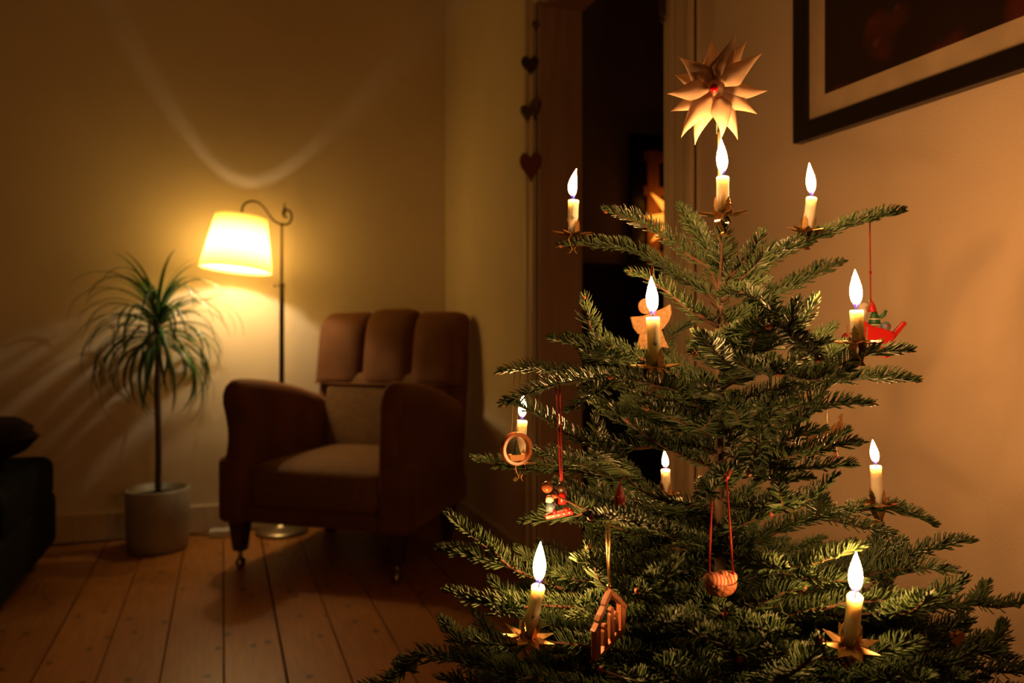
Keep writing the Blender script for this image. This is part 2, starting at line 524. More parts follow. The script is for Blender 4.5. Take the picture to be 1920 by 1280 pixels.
casing('trim_5', D0 - .122, D0, 0, DH + .11, True, 'grooved door casing beside the paper star')
casing('trim_6', D0, D1, DH, DH + .11, False, 'grooved door casing above the doorway')
# hinge on the casing
hg = thing('door_hinge', (XR - .034, D0 - .004, 1.775), 'dark iron door hinge on the doorway edge near the paper star', 'hinge')
h = MB().lathe([(.001, -.03), (.006, -.022), (.004, -.012), (.009, -.006), (.009, .055), (.004, .06), (.007, .068), (.001, .078)], 12)
h.build('pin', M['darkwood'], hg, True)
MB().box((.0, .002, -.004), (.06, .0045, .052)).build('leaf_plate', M['darkwood'], hg)

# hall beyond the doorway
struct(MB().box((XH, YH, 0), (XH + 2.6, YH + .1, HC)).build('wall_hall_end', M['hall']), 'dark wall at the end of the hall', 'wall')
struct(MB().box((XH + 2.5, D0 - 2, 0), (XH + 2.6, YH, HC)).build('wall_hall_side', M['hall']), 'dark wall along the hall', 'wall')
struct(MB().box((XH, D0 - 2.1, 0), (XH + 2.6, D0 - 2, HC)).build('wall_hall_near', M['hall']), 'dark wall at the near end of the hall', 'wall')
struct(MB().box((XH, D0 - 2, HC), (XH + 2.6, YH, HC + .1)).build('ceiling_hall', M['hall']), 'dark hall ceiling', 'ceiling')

def on_plane_y(px, py, Y):
    d = P(px, py, 1.0) - Vector((0, 0, CAM_H))
    t = Y / d.y
    return Vector((d.x * t, Y, CAM_H + d.z * t))
a = on_plane_y(1178, 252, YH); ai = on_plane_y(1203, 281, YH)
fx0, fz1 = a.x, a.z
fx1, fz0 = fx0 + .74, fz1 - 1.15
fw = ai.x - a.x
wn = bpy.data.objects.new('window_1', None); C.objects.link(wn); wn.location = (fx0, YH, fz0)
struct(wn, 'black framed window at the hall end with brown wooden bars', 'window')
W, H = fx1 - fx0, fz1 - fz0
MB().box((0, -.03, 0), (fw, .0, H)).box((W - fw, -.03, 0), (W, 0, H)).box((fw, -.03, H - fw), (W - fw, 0, H)).box((fw, -.03, 0), (W - fw, 0, fw)).build('frame', M['frame'], wn)
for x0 in (fw + .025, W / 2 + .02):
    MB().box((x0, -.022, fw), (x0 + .07, -.002, H - fw)).build('casement_post', M['windowwood'], wn)
for z0 in (H - fw - .055, H - fw - .24, H * .42):
    MB().box((fw, -.018, z0), (W - fw, -.003, z0 + .05)).build('casement_bar', M['windowwood'], wn)
MB().box((fw, -.004, fw), (W - fw, -.001, H - fw)).build('pane', M['nightglass'], wn)
# glowing paper star
c = on_plane_y(1268, 410, YH - .11)
ls = thing('paper_star_lantern', c, 'glowing orange paper star hanging before the dark hall window', 'star lantern')
for k in range(9):
    a = 2 * PI * k / 9 + .35
    L = .20
    d = Vector((math.cos(a), 0, math.sin(a)))
    n1 = Vector((-math.sin(a), 0, math.cos(a)))
    b0 = d * .035
    vs = [b0 + n1 * .034, b0 + Vector((0, -.034, 0)), b0 - n1 * .034, b0 + Vector((0, .034, 0)), d * L]
    MB().add(vs, [(0, 1, 4), (1, 2, 4), (2, 3, 4), (3, 0, 4), (3, 2, 1, 0)]).build('point', M['lantern'], ls)
MB().ball((0, 0, 0), .045, 10, 6).build('core', M['lantern'], ls)
MB().tube([(0, 0, .04), (0, 0, HC - c.z)], .0015, 5).build('cord', M['cord'], ls)
# tall sideboard in the hall
sb = thing('hall_cabinet', (XH + .02, YH - .40, 0), 'dark wooden cabinet standing in the hall beneath the window', 'cabinet')
CW, CD, CHH = 1.75, .36, 1.27
MB().box((0, 0, .06), (CW, CD, CHH - .03)).build('body', M['darkwood'], sb, bevel=.004)
MB().box((-.015, -.02, CHH - .03), (CW + .015, CD, CHH)).build('top', M['darkwood'], sb, bevel=.006)
for i in range(3):
    d = MB().box((.02 + i * .573, -.018, .10), (.02 + i * .573 + .56, .002, CHH - .06)).build('door', M['darkwood'], sb, bevel=.004)
    MB().ball((.06 + i * .573, -.028, .75), .013, 10, 6).build('knob', M['caster'], d, True)
for x, y in ((.03, .03), (CW - .08, .03), (.03, CD - .08), (CW - .08, CD - .08)):
    MB().box((x, y, 0), (x + .05, y + .05, .06)).build('leg', M['darkwood'], sb)

# ------------------------------------------------------------------ framed print on the right wall
pf = thing('framed_print', (XR, 1.297, 1.329), 'large dark red print in black frame with cream mount', 'picture')
PL, PH_, PT = 1.05, .80, .022
def pbox(y0, y1, z0, z1, x0, x1):
    return MB().box((-x1, -y1, z0), (-x0, -y0, z1))
fwid = .036
fr = MB()
for (y0, y1, z0, z1) in ((0, fwid, 0, PH_), (PL - fwid, PL, 0, PH_), (fwid, PL - fwid, 0, fwid), (fwid, PL - fwid, PH_ - fwid, PH_)):
    fr.v += []; fr.box((-PT, -y1, z0), (.001, -y0, z1))
fr.build('frame', M['frame'], pf, bevel=.002, bseg=1)
pbox(fwid - .002, PL - fwid + .002, fwid - .002, PH_ - fwid + .002, .004, .010).build('mount', M['mat'], pf)
ii = fwid + .043
pbox(ii, PL - ii, ii, PH_ - ii, .0095, .0108).build('print', M['art'], pf)

# ------------------------------------------------------------------ heart garland
gy = 2.649
g = thing('heart_garland', (XR - .05, gy, 1.48), 'garland of wooden hearts on a string hanging along the doorway', 'garland')
gx = g.location
def heart(w, h, t):
    o = []
    for i in range(28):
        a = 2 * PI * i / 28
        x = 16 * math.sin(a) ** 3 / 16
        z = (13 * math.cos(a) - 5 * math.cos(2 * a) - 2 * math.cos(3 * a) - math.cos(4 * a)) / 15
        o.append((x * w / 2, z * h / 2))
    return MB().extrude(o, -t / 2, t / 2)
MB().tube([(.0, 0, DH - 1.48 + .04), (.004, 0, .4), (0, 0, -.9)], .0016, 5).build('string', M['string'], g)
MB().box((-.004, -.006, DH - 1.48 + .03), (.036, .006, DH - 1.48 + .05)).build('hook', M['caster'], g)
zz = lambda py: CAM_H + (HORIZON - py) / FPX * 2.849 - 1.48
for (px, py, wpx, hpx, mt, yaw) in ((1003, 50, 16, 18, 'heart_grey', .3), (993, 122, 34, 38, 'heart_dark', 0.0), (987, 212, 26, 34, 'heart_grey', .5),
                                    (1003, 203, 26, 40, 'heart_grey', -.8), (994, 310, 42, 58, 'heart_red', -.25)):
    hm = heart(wpx / FPX * 2.849, hpx / FPX * 2.849, .012).build('heart', M[mt], g, False, bevel=.002, bseg=1)
    off = (px - 998) / FPX * 2.849
    hm.location = (off * CS, -off * SN - .006, zz(py))
    hm.rotation_euler = (0, 0.08 * (px - 996) / 10, -YAW + yaw)

# ------------------------------------------------------------------ floor lamp
LX, LY = .2610, 3.872
ltop = 1.566
LZ = LX * SN + LY * CS
lamp = thing('floor_lamp', (LX, LY, 0), 'lit floor lamp with cream shade on curved bronze arm behind the armchair', 'floor lamp', rz=-YAW)
ARM_K = 1.15          # the arm swings out into the room
def lp(px, py):      # lamp-local point in its own upright plane
    if px == 0: return Vector((0, 0, CAM_H + (HORIZON - py) / FPX * LZ))
    q_ = (px - 960) / FPX
    dx = (q_ * LZ - (525.5 - 960) / FPX * LZ) / (1 - ARM_K * q_)
    return Vector((dx, ARM_K * dx, CAM_H + (HORIZON - py) / FPX * (LZ + ARM_K * dx)))
MB().lathe([(.001, 0), (.118, 0), (.122, .006), (.12, .014), (.10, .022), (.055, .030), (.03, .042), (.022, .06), (.012, .075), (.001, .076)], 40).build('base', M['brass_base'], lamp, True)
MB().lathe([(.001, .06), (.0115, .06), (.0115, lp(0, 536).z), (.014, lp(0, 535).z), (.014, lp(0, 531).z), (.001, lp(0, 530.5).z)], 14).build('pole', M['iron'], lamp, True)
MB().lathe([(.001, lp(0, 540).z), (.0065, lp(0, 540).z), (.0065, lp(0, 424).z), (.009, lp(0, 423).z), (.009, lp(0, 418).z), (.001, lp(0, 417.5).z)], 12).build('upper_pole', M['iron'], lamp, True)
z = lp(0, 536).z
MB().tube([(-.01, 0, z), (-.03, 0, z)], .003, 8).ball((-.034, 0, z), .007, 10, 6).build('clamp_screw', M['iron'], lamp, True)
arm = [(449.5, 403), (452, 388), (459, 380), (470, 377), (481, 380), (491, 388), (500, 400), (508, 411), (518, 418), (528, 421), (537, 420), (542.5, 414), (544, 404), (541, 396), (534, 393), (528.5, 396), (528, 402), (531, 406.5), (535, 406)]
MB().tube(catmull([lp(*p) for p in arm], 5), .0052, 8).build('arm', M['iron'], lamp, True)
MB().lathe([(.001, -.022), (.006, -.015), (.009, 0), (.006, .012), (.0025, .018), (.004, .024), (.001, .038)], 12, tuple(lp(531, 394))).build('finial', M['iron'], lamp, True)
# shade, tilted a little
tilt = math.radians(7.0)
st = lp(450.5, 408); sbm = lp(439.5, 506)
axis = (st - sbm); SHH = axis.length
sh_c = sbm
tiltM = Matrix.Rotation(math.atan2(axis.x, axis.z), 4, 'Y') @ Matrix.Rotation(math.radians(-4), 4, 'X')
RB, RT = .1575, .1125
def sh_obj(mb, name, m, parent, **kw):
    o = mb.build(name, m, parent, **kw)
    o.matrix_local = Matrix.Translation(sh_c) @ tiltM
    return o
n = 56
prof = [(RB, 0), (RB - .006, .03), (RT + .024, SHH * .5), (RT + .004, SHH - .03), (RT, SHH), (RT - .003, SHH), (RT + .001, SHH - .03), (RT + .021, SHH * .5), (RB - .009, .03), (RB - .003, 0)]
prof = [(RB + (RT - RB) * t, SHH * t) for t in (0, .15, .3, .45, .6, .75, .9, 1)]
prof = prof + [(r - .003, zz_) for r, zz_ in prof[::-1]]
vs = []; fs = []
for r, zq in prof:
    for k in range(n):
        a = 2 * PI * k / n
        vs.append((r * math.cos(a), r * math.sin(a), zq))
m_ = len(prof)
for i in range(m_):
    for k in range(n):
        i2 = (i + 1) % m_; k2 = (k + 1) % n
        fs.append((i * n + k, i * n + k2, i2 * n + k2, i2 * n + k))
shade = sh_obj(MB().add(vs, fs), 'shade', M['shade'], lamp, smooth=True)
def ring(R, zc, r, n=56, k=6):
    return MB().tube([(R * math.cos(2 * PI * i / n), R * math.sin(2 * PI * i / n), zc) for i in range(n + 1)], r, k, cap=False)
ring(RB, .003, .0035).build('bottom_band', M['shade_trim'], shade, True)
ring(RT, SHH - .002, .0035).build('top_band', M['shade_trim'], shade, True)
sh_obj(MB().lathe([(.001, SHH - .018), (RT - .0205, SHH - .018), (RT - .0205, SHH - .010), (.001, SHH - .010)], 40), 'top_light_baffle', M['iron'], lamp)  # added disc: holds back upward light, its rim gap throws the wall arc
sp = MB()
for k in range(3):
    a = 2 * PI * k / 3 + .4
    sp.tube([(0, 0, SHH - .012), (RT * math.cos(a), RT * math.sin(a), SHH - .004)], .0022, 6)
sh_obj(sp, 'spider', M['iron'], lamp, smooth=True)
sh_obj(MB().lathe([(.001, SHH - .01), (.019, SHH - .01), (.019, SHH - .075), (.001, SHH - .076)], 16), 'socket', M['iron'], lamp, smooth=True)
bz = SHH - .105
sh_obj(MB().ball((0, 0, bz), .026, 16, 10, (1, 1, 1.15)), 'bulb', M['bulb'], lamp, smooth=True)
bl = bpy.data.lights.new('bulb_light', 'POINT'); bl.energy = BULB_POWER; bl.color = (1.0, 0.83, 0.52); bl.shadow_soft_size = .018
blo = bpy.data.objects.new('bulb_light', bl); C.objects.link(blo); blo.parent = lamp
blo.matrix_local = Matrix.Translation(sh_c) @ tiltM @ Matrix.Translation((0, 0, bz - .05))
SHADE_W = Vector((LX, LY, 0)) + Matrix.Rotation(-YAW, 3, 'Z') @ ((st + sbm) / 2)
SHADE_LO, SHADE_HI = sbm.z, st.z
# power strip and cord on the floor
ps = thing('power_strip', P(416, 1000, 3.66), 'small white power strip on the floor by the armchair leg', 'power strip', rz=-.1)
ps.location.z = 0
MB().box((-.055, -.025, 0), (.065, .025, .034)).build('body', M['plastic'], ps, bevel=.006, bseg=2)
for i in range(2):
    MB().lathe([(.001, .033), (.018, .033), (.018, .037), (.001, .037)], 16, (-.025 + i * .055, 0, 0)).build('socket', M['plastic'], ps)
cordp = [ps.location + Vector((.06, 0, .012)), Vector((.02, 3.93, .006)), Vector((.12, 3.97, .005)), Vector((.2, 3.96, .005)), Vector((LX, LY + .10, .008))]
cd = MB().tube(catmull(cordp, 6), .0035, 6).build('lamp_cord', M['cord'], None, True)
tag(cd, 'thin dark cord running from power strip to lamp base', 'cord')
cord2 = [ps.location + Vector((-.05, 0, .012)), Vector((-.2, 3.975, .006)), Vector((-.5, 3.98, .006)), Vector((-.85, 3.985, .006))]
tag(MB().tube(catmull(cord2, 6), .0035, 6).build('wall_cord', M['cord'], None, True), 'thin dark cord lying along the baseboard behind the pot', 'cord')

# ------------------------------------------------------------------ armchair
CH = math.radians(-37.0)
chair = thing('armchair', (.36, 3.17, 0), 'brown velvet armchair with channelled back and rolled arms', 'armchair', rz=CH)
# local: x to the right seen from the front, +y to the back, z up
HB = .33
def cb(a, b, r, name, m, seg=4, parent=chair, smooth=True):
    return MB().box(a, b).build(name, m, parent, smooth, bevel=r, bseg=seg)
cb((-.375, -.035, .185), (.375, .66, .30), .02, 'seat_frame', M['velvet'])
# seat cushion, domed with a rounded front
def seat(u, v):
    x = -.30 + .60 * u; y = -.045 + .64 * v
    return (x, y, 0)
nu, nv = 17, 17
vs = []; fs = []
def cushion(mb, x0, x1, y0, y1, z0, z1, dome, ex=.12):
    """closed pillow-edged block as a rounded superellipse grid"""
    NU, NV = 18, 12
    cx, cy, cz = (x0 + x1) / 2, (y0 + y1) / 2, (z0 + z1) / 2
    hx, hy, hz = (x1 - x0) / 2, (y1 - y0) / 2, (z1 - z0) / 2
    def sgp(c, e):
        return math.copysign(abs(c) ** e, c)
    def fn(u, v):
        th = -PI / 2 + PI * v; ph = 2 * PI * u
        x = sgp(math.cos(th), ex * 2.2) * sgp(math.cos(ph), ex * 2) * hx
        y = sgp(math.cos(th), ex * 2.2) * sgp(math.sin(ph), ex * 2) * hy
        zq = sgp(math.sin(th), ex * 2.6) * hz
        q = max(0, 1 - (x / hx) ** 2) * max(0, 1 - (y / hy) ** 2)
        if zq > 0: zq += dome * q
        return (cx + x, cy + y, cz + zq)
    return mb.grid(fn, 49, 25)
o = cushion(MB(), -.315, .315, -.07, .60, .245, .425, .025).build('seat_cushion', M['velvet_seat'], chair, True)
# front apron line below the cushion
cb((-.32, -.052, .19), (.32, .0, .255), .012, 'front_rail', M['velvet'], 3)
# arms: swept profile
def arm_mesh(side):
    # profile (offset outward from the inner face, z) at the front
    prof = [(.0, .20), (.0, .40), (.002, .56), (.004, .66), (.010, .708), (.026, .744), (.050, .764), (.078, .760), (.100, .740), (.113, .708), (.112, .672),
            (.099, .635), (.086, .58), (.084, .53), (.092, .48), (.108, .43), (.114, .36), (.116, .20)]
    ys = [-.085, -.08, -.068, -.05, .02, .10, .20, .30, .40, .50, .585, .60]
    shr = [.55, .80, .93, 1, 1, 1, 1, 1, 1, 1, 1, .9]
    mb = MB()
    vs = []
    cxp, czp = .062, .47
    for y, s in zip(ys, shr):
        f = max(0, (y + .05) / .65)
        top = -.125 * f ** 1.1 + .018 * math.sin(PI * min(1, max(0, f)))
        for (a, zq) in prof:
            w_ = max(0, min(1, (zq - .40) / .30))
            zz_ = zq + top * w_
            a2 = cxp + (a - cxp) * (1 - (1 - s) * .6)
            if y < -.05:
                zz_ = .20 + (zz_ - .20) * (1 - (1 - s) * .10)
            wide = 1.0 - .12 * f
            vs.append((side * (.285 + a2 * wide), y, zz_))
    n = len(prof)
    fs = []
    for i in range(len(ys) - 1):
        for k in range(n):
            k2 = (k + 1) % n
            fs.append((i * n + k, i * n + k2, (i + 1) * n + k2, (i + 1) * n + k))
    fs.append(tuple(range(n))); fs.append(tuple((len(ys) - 1) * n + k for k in range(n))[::-1])
    mb.add(vs, fs)
    return mb
for s in (-1, 1):
    ar = arm_mesh(s).build('arm', M['velvet'], chair, True)
    # facing panel at the arm's foot
    a = (s * .29, -.090, .19); b = (s * .418, .02, .455)
    MB().box((min(a[0], b[0]), a[1], a[2]), (max(a[0], b[0]), b[1], b[2])).build('arm_facing', M['velvet'], ar, True, bevel=.03, bseg=4)
# back: shell, lower panel, three channels leaning back
def lean(v):
    x, y, zq = v
    return (x, y + (zq - .40) * .16, zq)
def leaned(mb):
    mb.v = [lean(v) for v in mb.v]; return mb
shell = MB()
def shell_fn(u, v):
    ph = 2 * PI * u
    c, s_ = math.cos(ph), math.sin(ph)
    e = .35
    x = math.copysign(abs(c) ** e, c) * .375
    y = .60 + math.copysign(abs(s_) ** .6, s_) * .052
    zq = .20 + v * .72
    t = max(0, (zq - .80) / .12)
    x *= 1 - .06 * t * t
    return lean((x, y, zq + (.030 * (1 - (x / .375) ** 2)) * v))
shell.grid(shell_fn, 41, 22)
sh_o = shell.build('back_shell', M['velvet'], chair, True)
# close the top of the shell with a rounded pad
leaned(cushion(MB(), -.345, .345, .55, .652, .84, .965, .03, .2)).build('back_top', M['velvet'], sh_o, True)
leaned(cushion(MB(), -.30, .30, .500, .61, .40, .760, .0, .14)).build('back_panel', M['velvet_seat'], chair, True)
def channel(x0, x1, ztop, name='back_channel'):
    cx = (x0 + x1) / 2; hw = (x1 - x0) / 2
    def fn(u, v):
        ph = 2 * PI * u
        c, s_ = math.cos(ph), math.sin(ph)
        xx = math.copysign(abs(c) ** .62, c)
        z0 = .705
        t = min(1, max(0, (v - .60) / .40))
        rr = max(.0, 1 - t ** 3.4) ** .5
        b = min(1, v / .06)
        zq = z0 + (ztop - z0) * v
        y = .572 + math.copysign(abs(s_) ** .75, s_) * .082 * max(rr, .02) * (.85 + .15 * b) + .03 * t * t
        xr = max(.0, 1 - t ** 6) ** .5
        # outer channels round off at the outer shoulder only, so the three stay shoulder to shoulder
        side_ = 1 if cx * xx > 0 or abs(cx) < .01 else .35
        return lean((cx + xx * hw * (1 - side_ * .55 * (1 - xr)), y, zq))
    mb = MB().grid(fn, 37, 40)
    return leaned(mb) if False else mb
channel(-.375, -.118, 1.045).build('back_channel', M['velvet'], chair, True)
channel(-.130, .130, 1.062).build('back_channel', M['velvet'], chair, True)
channel(.118, .375, 1.045).build('back_channel', M['velvet'], chair, True)
# piping between channels and panel
MB().tube([lean((-.36, .515, .712)), lean((-.25, .499, .708)), lean((0, .496, .708)), lean((.25, .499, .708)), lean((.36, .515, .712))], .006, 8).build('piping', M['velvet'], chair, True)
for (x, y, top) in ((-.345, -.03, .195), (.345, -.03, .195), (-.30, .60, .195), (.30, .60, .195)):
    m = MB()
    hh = .072 if y < 0 else .03
    vs = []
    for zq, hw in ((top, .034), (hh, .022)):
        vs += [(x - hw, y - hw, zq), (x + hw, y - hw, zq), (x + hw, y + hw, zq), (x - hw, y + hw, zq)]
    m.add(vs, [(3, 2, 1, 0), (4, 5, 6, 7), (0, 1, 5, 4), (1, 2, 6, 5), (2, 3, 7, 6), (3, 0, 4, 7)])
    if y > 0:
        m.box((x - .018, y - .018, 0), (x + .018, y + .018, .031))
    lg = m.build('leg', M['darkwood'], chair, bevel=.003)
    if y < 0:
        MB().tube([(x, y, .075), (x, y, .036)], .009, 10).tube([(x - .010, y, .022), (x + .010, y, .022)], .022, 16).build('caster', M['caster'], lg, True)

# ------------------------------------------------------------------ potted dracaena
px_, py_ = -.268, 3.775
plant = thing('potted_dracaena', (px_, py_, 0), 'tall dracaena with arching leaves in a grey pot', 'potted plant')
MB().lathe([(.001, 0), (.112, 0), (.122, .008), (.127, .05), (.130, .15), (.132, .262), (.128, .268), (.120, .266), (.118, .23), (.001, .229)], 48).build('pot', M['pot'], plant, True)
MB().lathe([(.001, .225), (.118, .225), (.118, .236), (.06, .244), (.001, .246)], 24).build('soil', M['soil'], plant, True)
cane = [(0, 0, .235), (.003, 0, .45), (-.002, .003, .70), (.004, .0, .88), (.0, -.004, 1.00)]
MB().tube(catmull(cane, 4), [.0135] * 17, 10).build('cane', M['cane'], plant, True)
def leaf_mesh(L, droop, wid, seed):
    r = random.Random(seed)
    N = 13
    pts = []
    # arc in x-z plane: leaves start upward/outward and bend over
    a = 0.0
    x = z_ = 0.0
    vs = []; fs = []
    for i in range(N):
        t = i / (N - 1)
        wv = wid * min(1, .35 + 3 * t) * (1 - t ** 2.2) + .0006
        ang = droop * t ** 1.5
        if i:
            x += L / (N - 1) * math.cos(ang); z_ -= L / (N - 1) * math.sin(ang)
        nx_, nz_ = math.sin(ang), math.cos(ang)
        for s, k in ((-1, .28), (0, 0), (1, .28)):
            vs.append((x + nx_ * wv * k, s * wv, z_ + nz_ * wv * k))
    for i in range(N - 1):
        for k in range(2):
            fs.append((i * 3 + k, (i + 1) * 3 + k, (i + 1) * 3 + k + 1, i * 3 + k + 1))
    me = bpy.data.meshes.new('leaf')
    me.from_pydata(vs, [], fs)
    me.materials.append(M['leaf'])
    me.polygons.foreach_set('use_smooth', [True] * len(me.polygons))
    return me
LM = [leaf_mesh(L, d, .0098, i) for i, (L, d) in enumerate(((.42, 1.5), (.48, 2.0), (.50, 2.4), (.46, 2.6), (.42, .9), (.46, 2.2)))]
rl = random.Random(5)
for i in range(112):
    t = i / 112
    h = .90 + .13 * t
    az = i * 2.39996 + rl.uniform(-.25, .25)
    el = -.35 + 1.75 * t + rl.uniform(-.22, .22)         # lower leaves hang, upper ones stand
    el = min(el, 1.45)
    k = rl.choice((0, 1, 2, 3)) if t < .72 else rl.choice((1, 2, 5, 4, 4))
    o = bpy.data.objects.new('leaf', LM[k]); C.objects.link(o); o.parent = plant
    o.location = (.006 * math.cos(az), .006 * math.sin(az), h)
    o.rotation_euler = (rl.uniform(-.2, .2), -el, az)
    sc = rl.uniform(.74, 1.0)
    R3 = o.rotation_euler.to_matrix()
    while sc > .3:                                       # keep off the wall behind
        ym = max((R3 @ Vector((v.co.x * sc, v.co.y, v.co.z * sc))).y for v in LM[k].vertices)
        hit = False
        for v in LM[k].vertices:                         # nor into the lamp shade
            wp = Vector((px_, py_, 0)) + o.location + R3 @ Vector((v.co.x * sc, v.co.y, v.co.z * sc))
            if SHADE_LO - .03 < wp.z < SHADE_HI + .03 and math.hypot(wp.x - SHADE_W.x, wp.y - SHADE_W.y) < .185: hit = True
        if py_ + ym < YB - .02 and not hit: break
        sc *= .92
    o.scale = (sc, 1, sc)
    md = o.modifiers.new('thick', 'SOLIDIFY'); md.thickness = .0009; md.offset = 0

# ------------------------------------------------------------------ sofa and cushion
sofa = thing('sofa', (-1.53, 2.0, 0), 'low blackish sofa along the wall beside the potted plant', 'sofa')
MB().box((0, 0, .075), (.885, 1.72, .30)).build('base', M['sofa'], sofa, True, bevel=.035, bseg=4)
MB().box((.0, .01, .26), (.88, .86, .445)).build('seat_cushion', M['sofa'], sofa, True, bevel=.05, bseg=5)
MB().box((.0, .865, .26), (.88, 1.715, .445)).build('seat_cushion', M['sofa'], sofa, True, bevel=.05, bseg=5)
MB().box((-.12, 0, .075), (.16, 1.72, .72)).build('backrest', M['sofa'], sofa, True, bevel=.05, bseg=5)
for x, y in ((.05, .1), (.80, .1), (.05, 1.6), (.80, 1.6)):
    MB().box((x - .025, y - .025, 0), (x + .025, y + .025, .08)).build('leg', M['darkwood'], sofa)
cu = thing('throw_cushion', (-.885, 3.45, .535), 'dark brown cushion lying on the blackish sofa', 'cushion', rz=.25)
def cush(u, v):
    x = 2 * u - 1; y = 2 * v - 1
    return x, y
mb = MB()
NN = 13
for sg in (1, -1):
    def fn(u, v, sg=sg):
        x = 2 * u - 1; y = 2 * v - 1
        b = (max(0, 1 - x ** 4) * max(0, 1 - y ** 4)) ** .6
        pin = 1 - .07 * (1 - abs(x)) * abs(y) ** 3 - .0
        pin2 = 1 - .07 * (1 - abs(y)) * abs(x) ** 3
        return (x * .22 * pin2, y * .22 * pin, sg * .075 * b)
    mb.grid(fn, NN, NN)
co = mb.build('cover', M['cushion'], cu, True, subsurf=1)
co.rotation_euler = (0, math.radians(-9), 0)

# ------------------------------------------------------------------ fir tree
CAND = [
    # top px, foot px, Z, flame tip px, label, holder label, plate radius, rot
    ((1355, 331), (1355, 403), .825, (1352, 262), 'lit cream candle directly beneath the white paper star', 'gold star clip holder at the tree top under the paper star', .027, .1),
    ((1075.5, 375), (1073, 440), .95, (1081, 318), 'lit cream candle at the end of the branch reaching towards the heart garland', 'gold star clip holder on the branch end towards the heart garland', .026, .3),
    ((1522, 370), (1513, 433), .99, (1517, 307), 'lit cream candle on the upper branch below the framed print', 'gold star clip holder on the upper branch below the framed print', .025, .5),
    ((1224, 594), (1228, 688), .765, (1221, 520), 'lit cream candle in front of the wooden angel', 'gold star clip holder in front of the wooden angel', .026, .2),
    ((1606, 581), (1608, 643), .785, (1603, 507), 'short lit candle in front of the red gnome toy', 'gold star clip holder in front of the red gnome toy', .026, .6),
    ((979, 788), (974, 866), .965, (981, 740), 'lit candle partly behind the wooden ring ornament', 'gold star clip holder behind the wooden ring ornament', .024, .15),
    ((1248, 880), (1249, 925), 1.15, (1246, 847), 'small lit candle deep among twigs on the rear branch', 'gold star clip holder deep among twigs on the rear branch', .024, .4),
    ((1642, 873), (1646, 945), .94, (1636, 826), 'lit candle on the branch below the wooden deer, nearest the bare wall', 'gold star clip holder on the branch nearest the bare wall', .025, .2),
    ((1010, 1098), (991, 1192), .755, (1013, 1017), 'leaning lit candle beside the hanging wooden stable', 'gold star clip holder beside the hanging wooden stable', .027, .35),
    ((1603.5, 1117), (1594, 1207), .69, (1605, 1036), 'lit candle low on the tree in the brightest gold star holder', 'bright gold star clip holder low on the tree, seen from above', .0255, .0),
]

LEAN = {8: 9.0, 9: 22.0}           # degrees towards the viewer's side of the tree
def cand_top_z(i):
    tp, ft, Zc = CAND[i][:3]
    return Zc - (P(*tp, Zc) - P(*ft, Zc)).length * math.tan(math.radians(LEAN.get(i, 0.0)))
# room kept free around flames and hanging ornaments, as whoever trimmed the tree would have kept it
TR = Vector((CS, -SN, 0)); TF = Vector((SN, CS, 0))
CAPS = []      # a, b, extra radius
for i, (tp, ft, Zc, fl_, *_r) in enumerate(CAND):
    CAPS.append((P(*ft, Zc) + Vector((0, 0, .008)), P(*fl_, cand_top_z(i)), 0.0))
CAND_CAPS = list(CAPS)
for Zq in (1.08, 1.0, .93, .86, .79, .72):       # the gap through which the rear candle shows
    CAPS.append((P(1248, 905, Zq), P(1246, 845, Zq), .004 if Zq > .9 else .001))
for k_c in (8, 9):                             # the star plates lie on top of the needles
    tp, ft, Zc = CAND[k_c][:3]
    f_ = P(*ft, Zc)
    CAPS.append((f_ - TR * .021, f_ + TR * .021, .003)); CAPS.append((f_ - TF * .018, f_ + TF * .018, .003))
ORN_ZONES = [((1515, 830), (1568, 825), .875, .004), ((1220, 565), (1220, 650), .915, .018), ((1625, 580), (1675, 640), 1.0, .012), ((968, 815), (968, 866), .925, .012), ((1030, 910), (1065, 962), .80, .012),
             ((1142, 1110), (1142, 1215), .70, .014), ((1335, 1085), (1368, 1095), .725, .014), ((1360, 900), (1350, 1080), .725, .004), ((1142, 985), (1142, 1095), .70, .002)]
for (a, b, Zc, ex) in ORN_ZONES:
    CAPS.append((P(*a, Zc), P(*b, Zc), ex))
def seg_dist(pts, a, b):
    a = np.array(tuple(a)); b = np.array(tuple(b)); d = b - a
    t = np.clip(((pts - a) @ d) / max(1e-12, d @ d), 0, 1)
    return np.linalg.norm(pts - (a + t[:, None] * d), axis=1)
def clear_mask(pts, r, fwd):
    ok = np.ones(len(pts), bool)
    sh = np.array(tuple(TF)) * fwd
    for a, b, ex in CAPS:
        ok &= seg_dist(pts + sh, a, b) > r + ex * .75
    return ok
CENTRE = []
def hides_candle(pl):
    q_ = np.array([tuple(p) for p in pl])
    for f in (.045, .075, .105):
        for a, b, _e in CAND_CAPS:
            if (seg_dist(q_ + np.array(tuple(TF)) * f, a, b) < .019).any(): return True
    return False
def is_clear(p, r=.026):
    q_ = np.array([tuple(p)])
    return all(clear_mask(q_, r, f)[0] for f in (0, .03, .06))
Z0 = .86
tree = thing('christmas_tree', (*P(1350, 640, Z0).xy, 0), 'green fir christmas tree with lit candles and ornaments', 'christmas tree')
TB = tree.location.copy()
inv = -TB
TP = P(1350, 640, Z0)
def trunk_at(py):
    v = P(1350, py, Z0)
    return v
top = P(1349, 246, Z0 - .012)
tpts = [Vector((TB.x, TB.y, .02)), Vector((TB.x + .004, TB.y, .3)), trunk_at(1280), trunk_at(1000), trunk_at(750), trunk_at(560), P(1350, 430, Z0), P(1350, 330, Z0), top]
tl = catmull(tpts, 4)
tr = MB().tube([p - TB for p in tl], [max(.0016, .0022 + .0100 * ((top.z - p.z) / top.z) ** 1.0) for p in tl], 10)
trunk_o = tr.build('trunk', M['trunk'], tree, True)
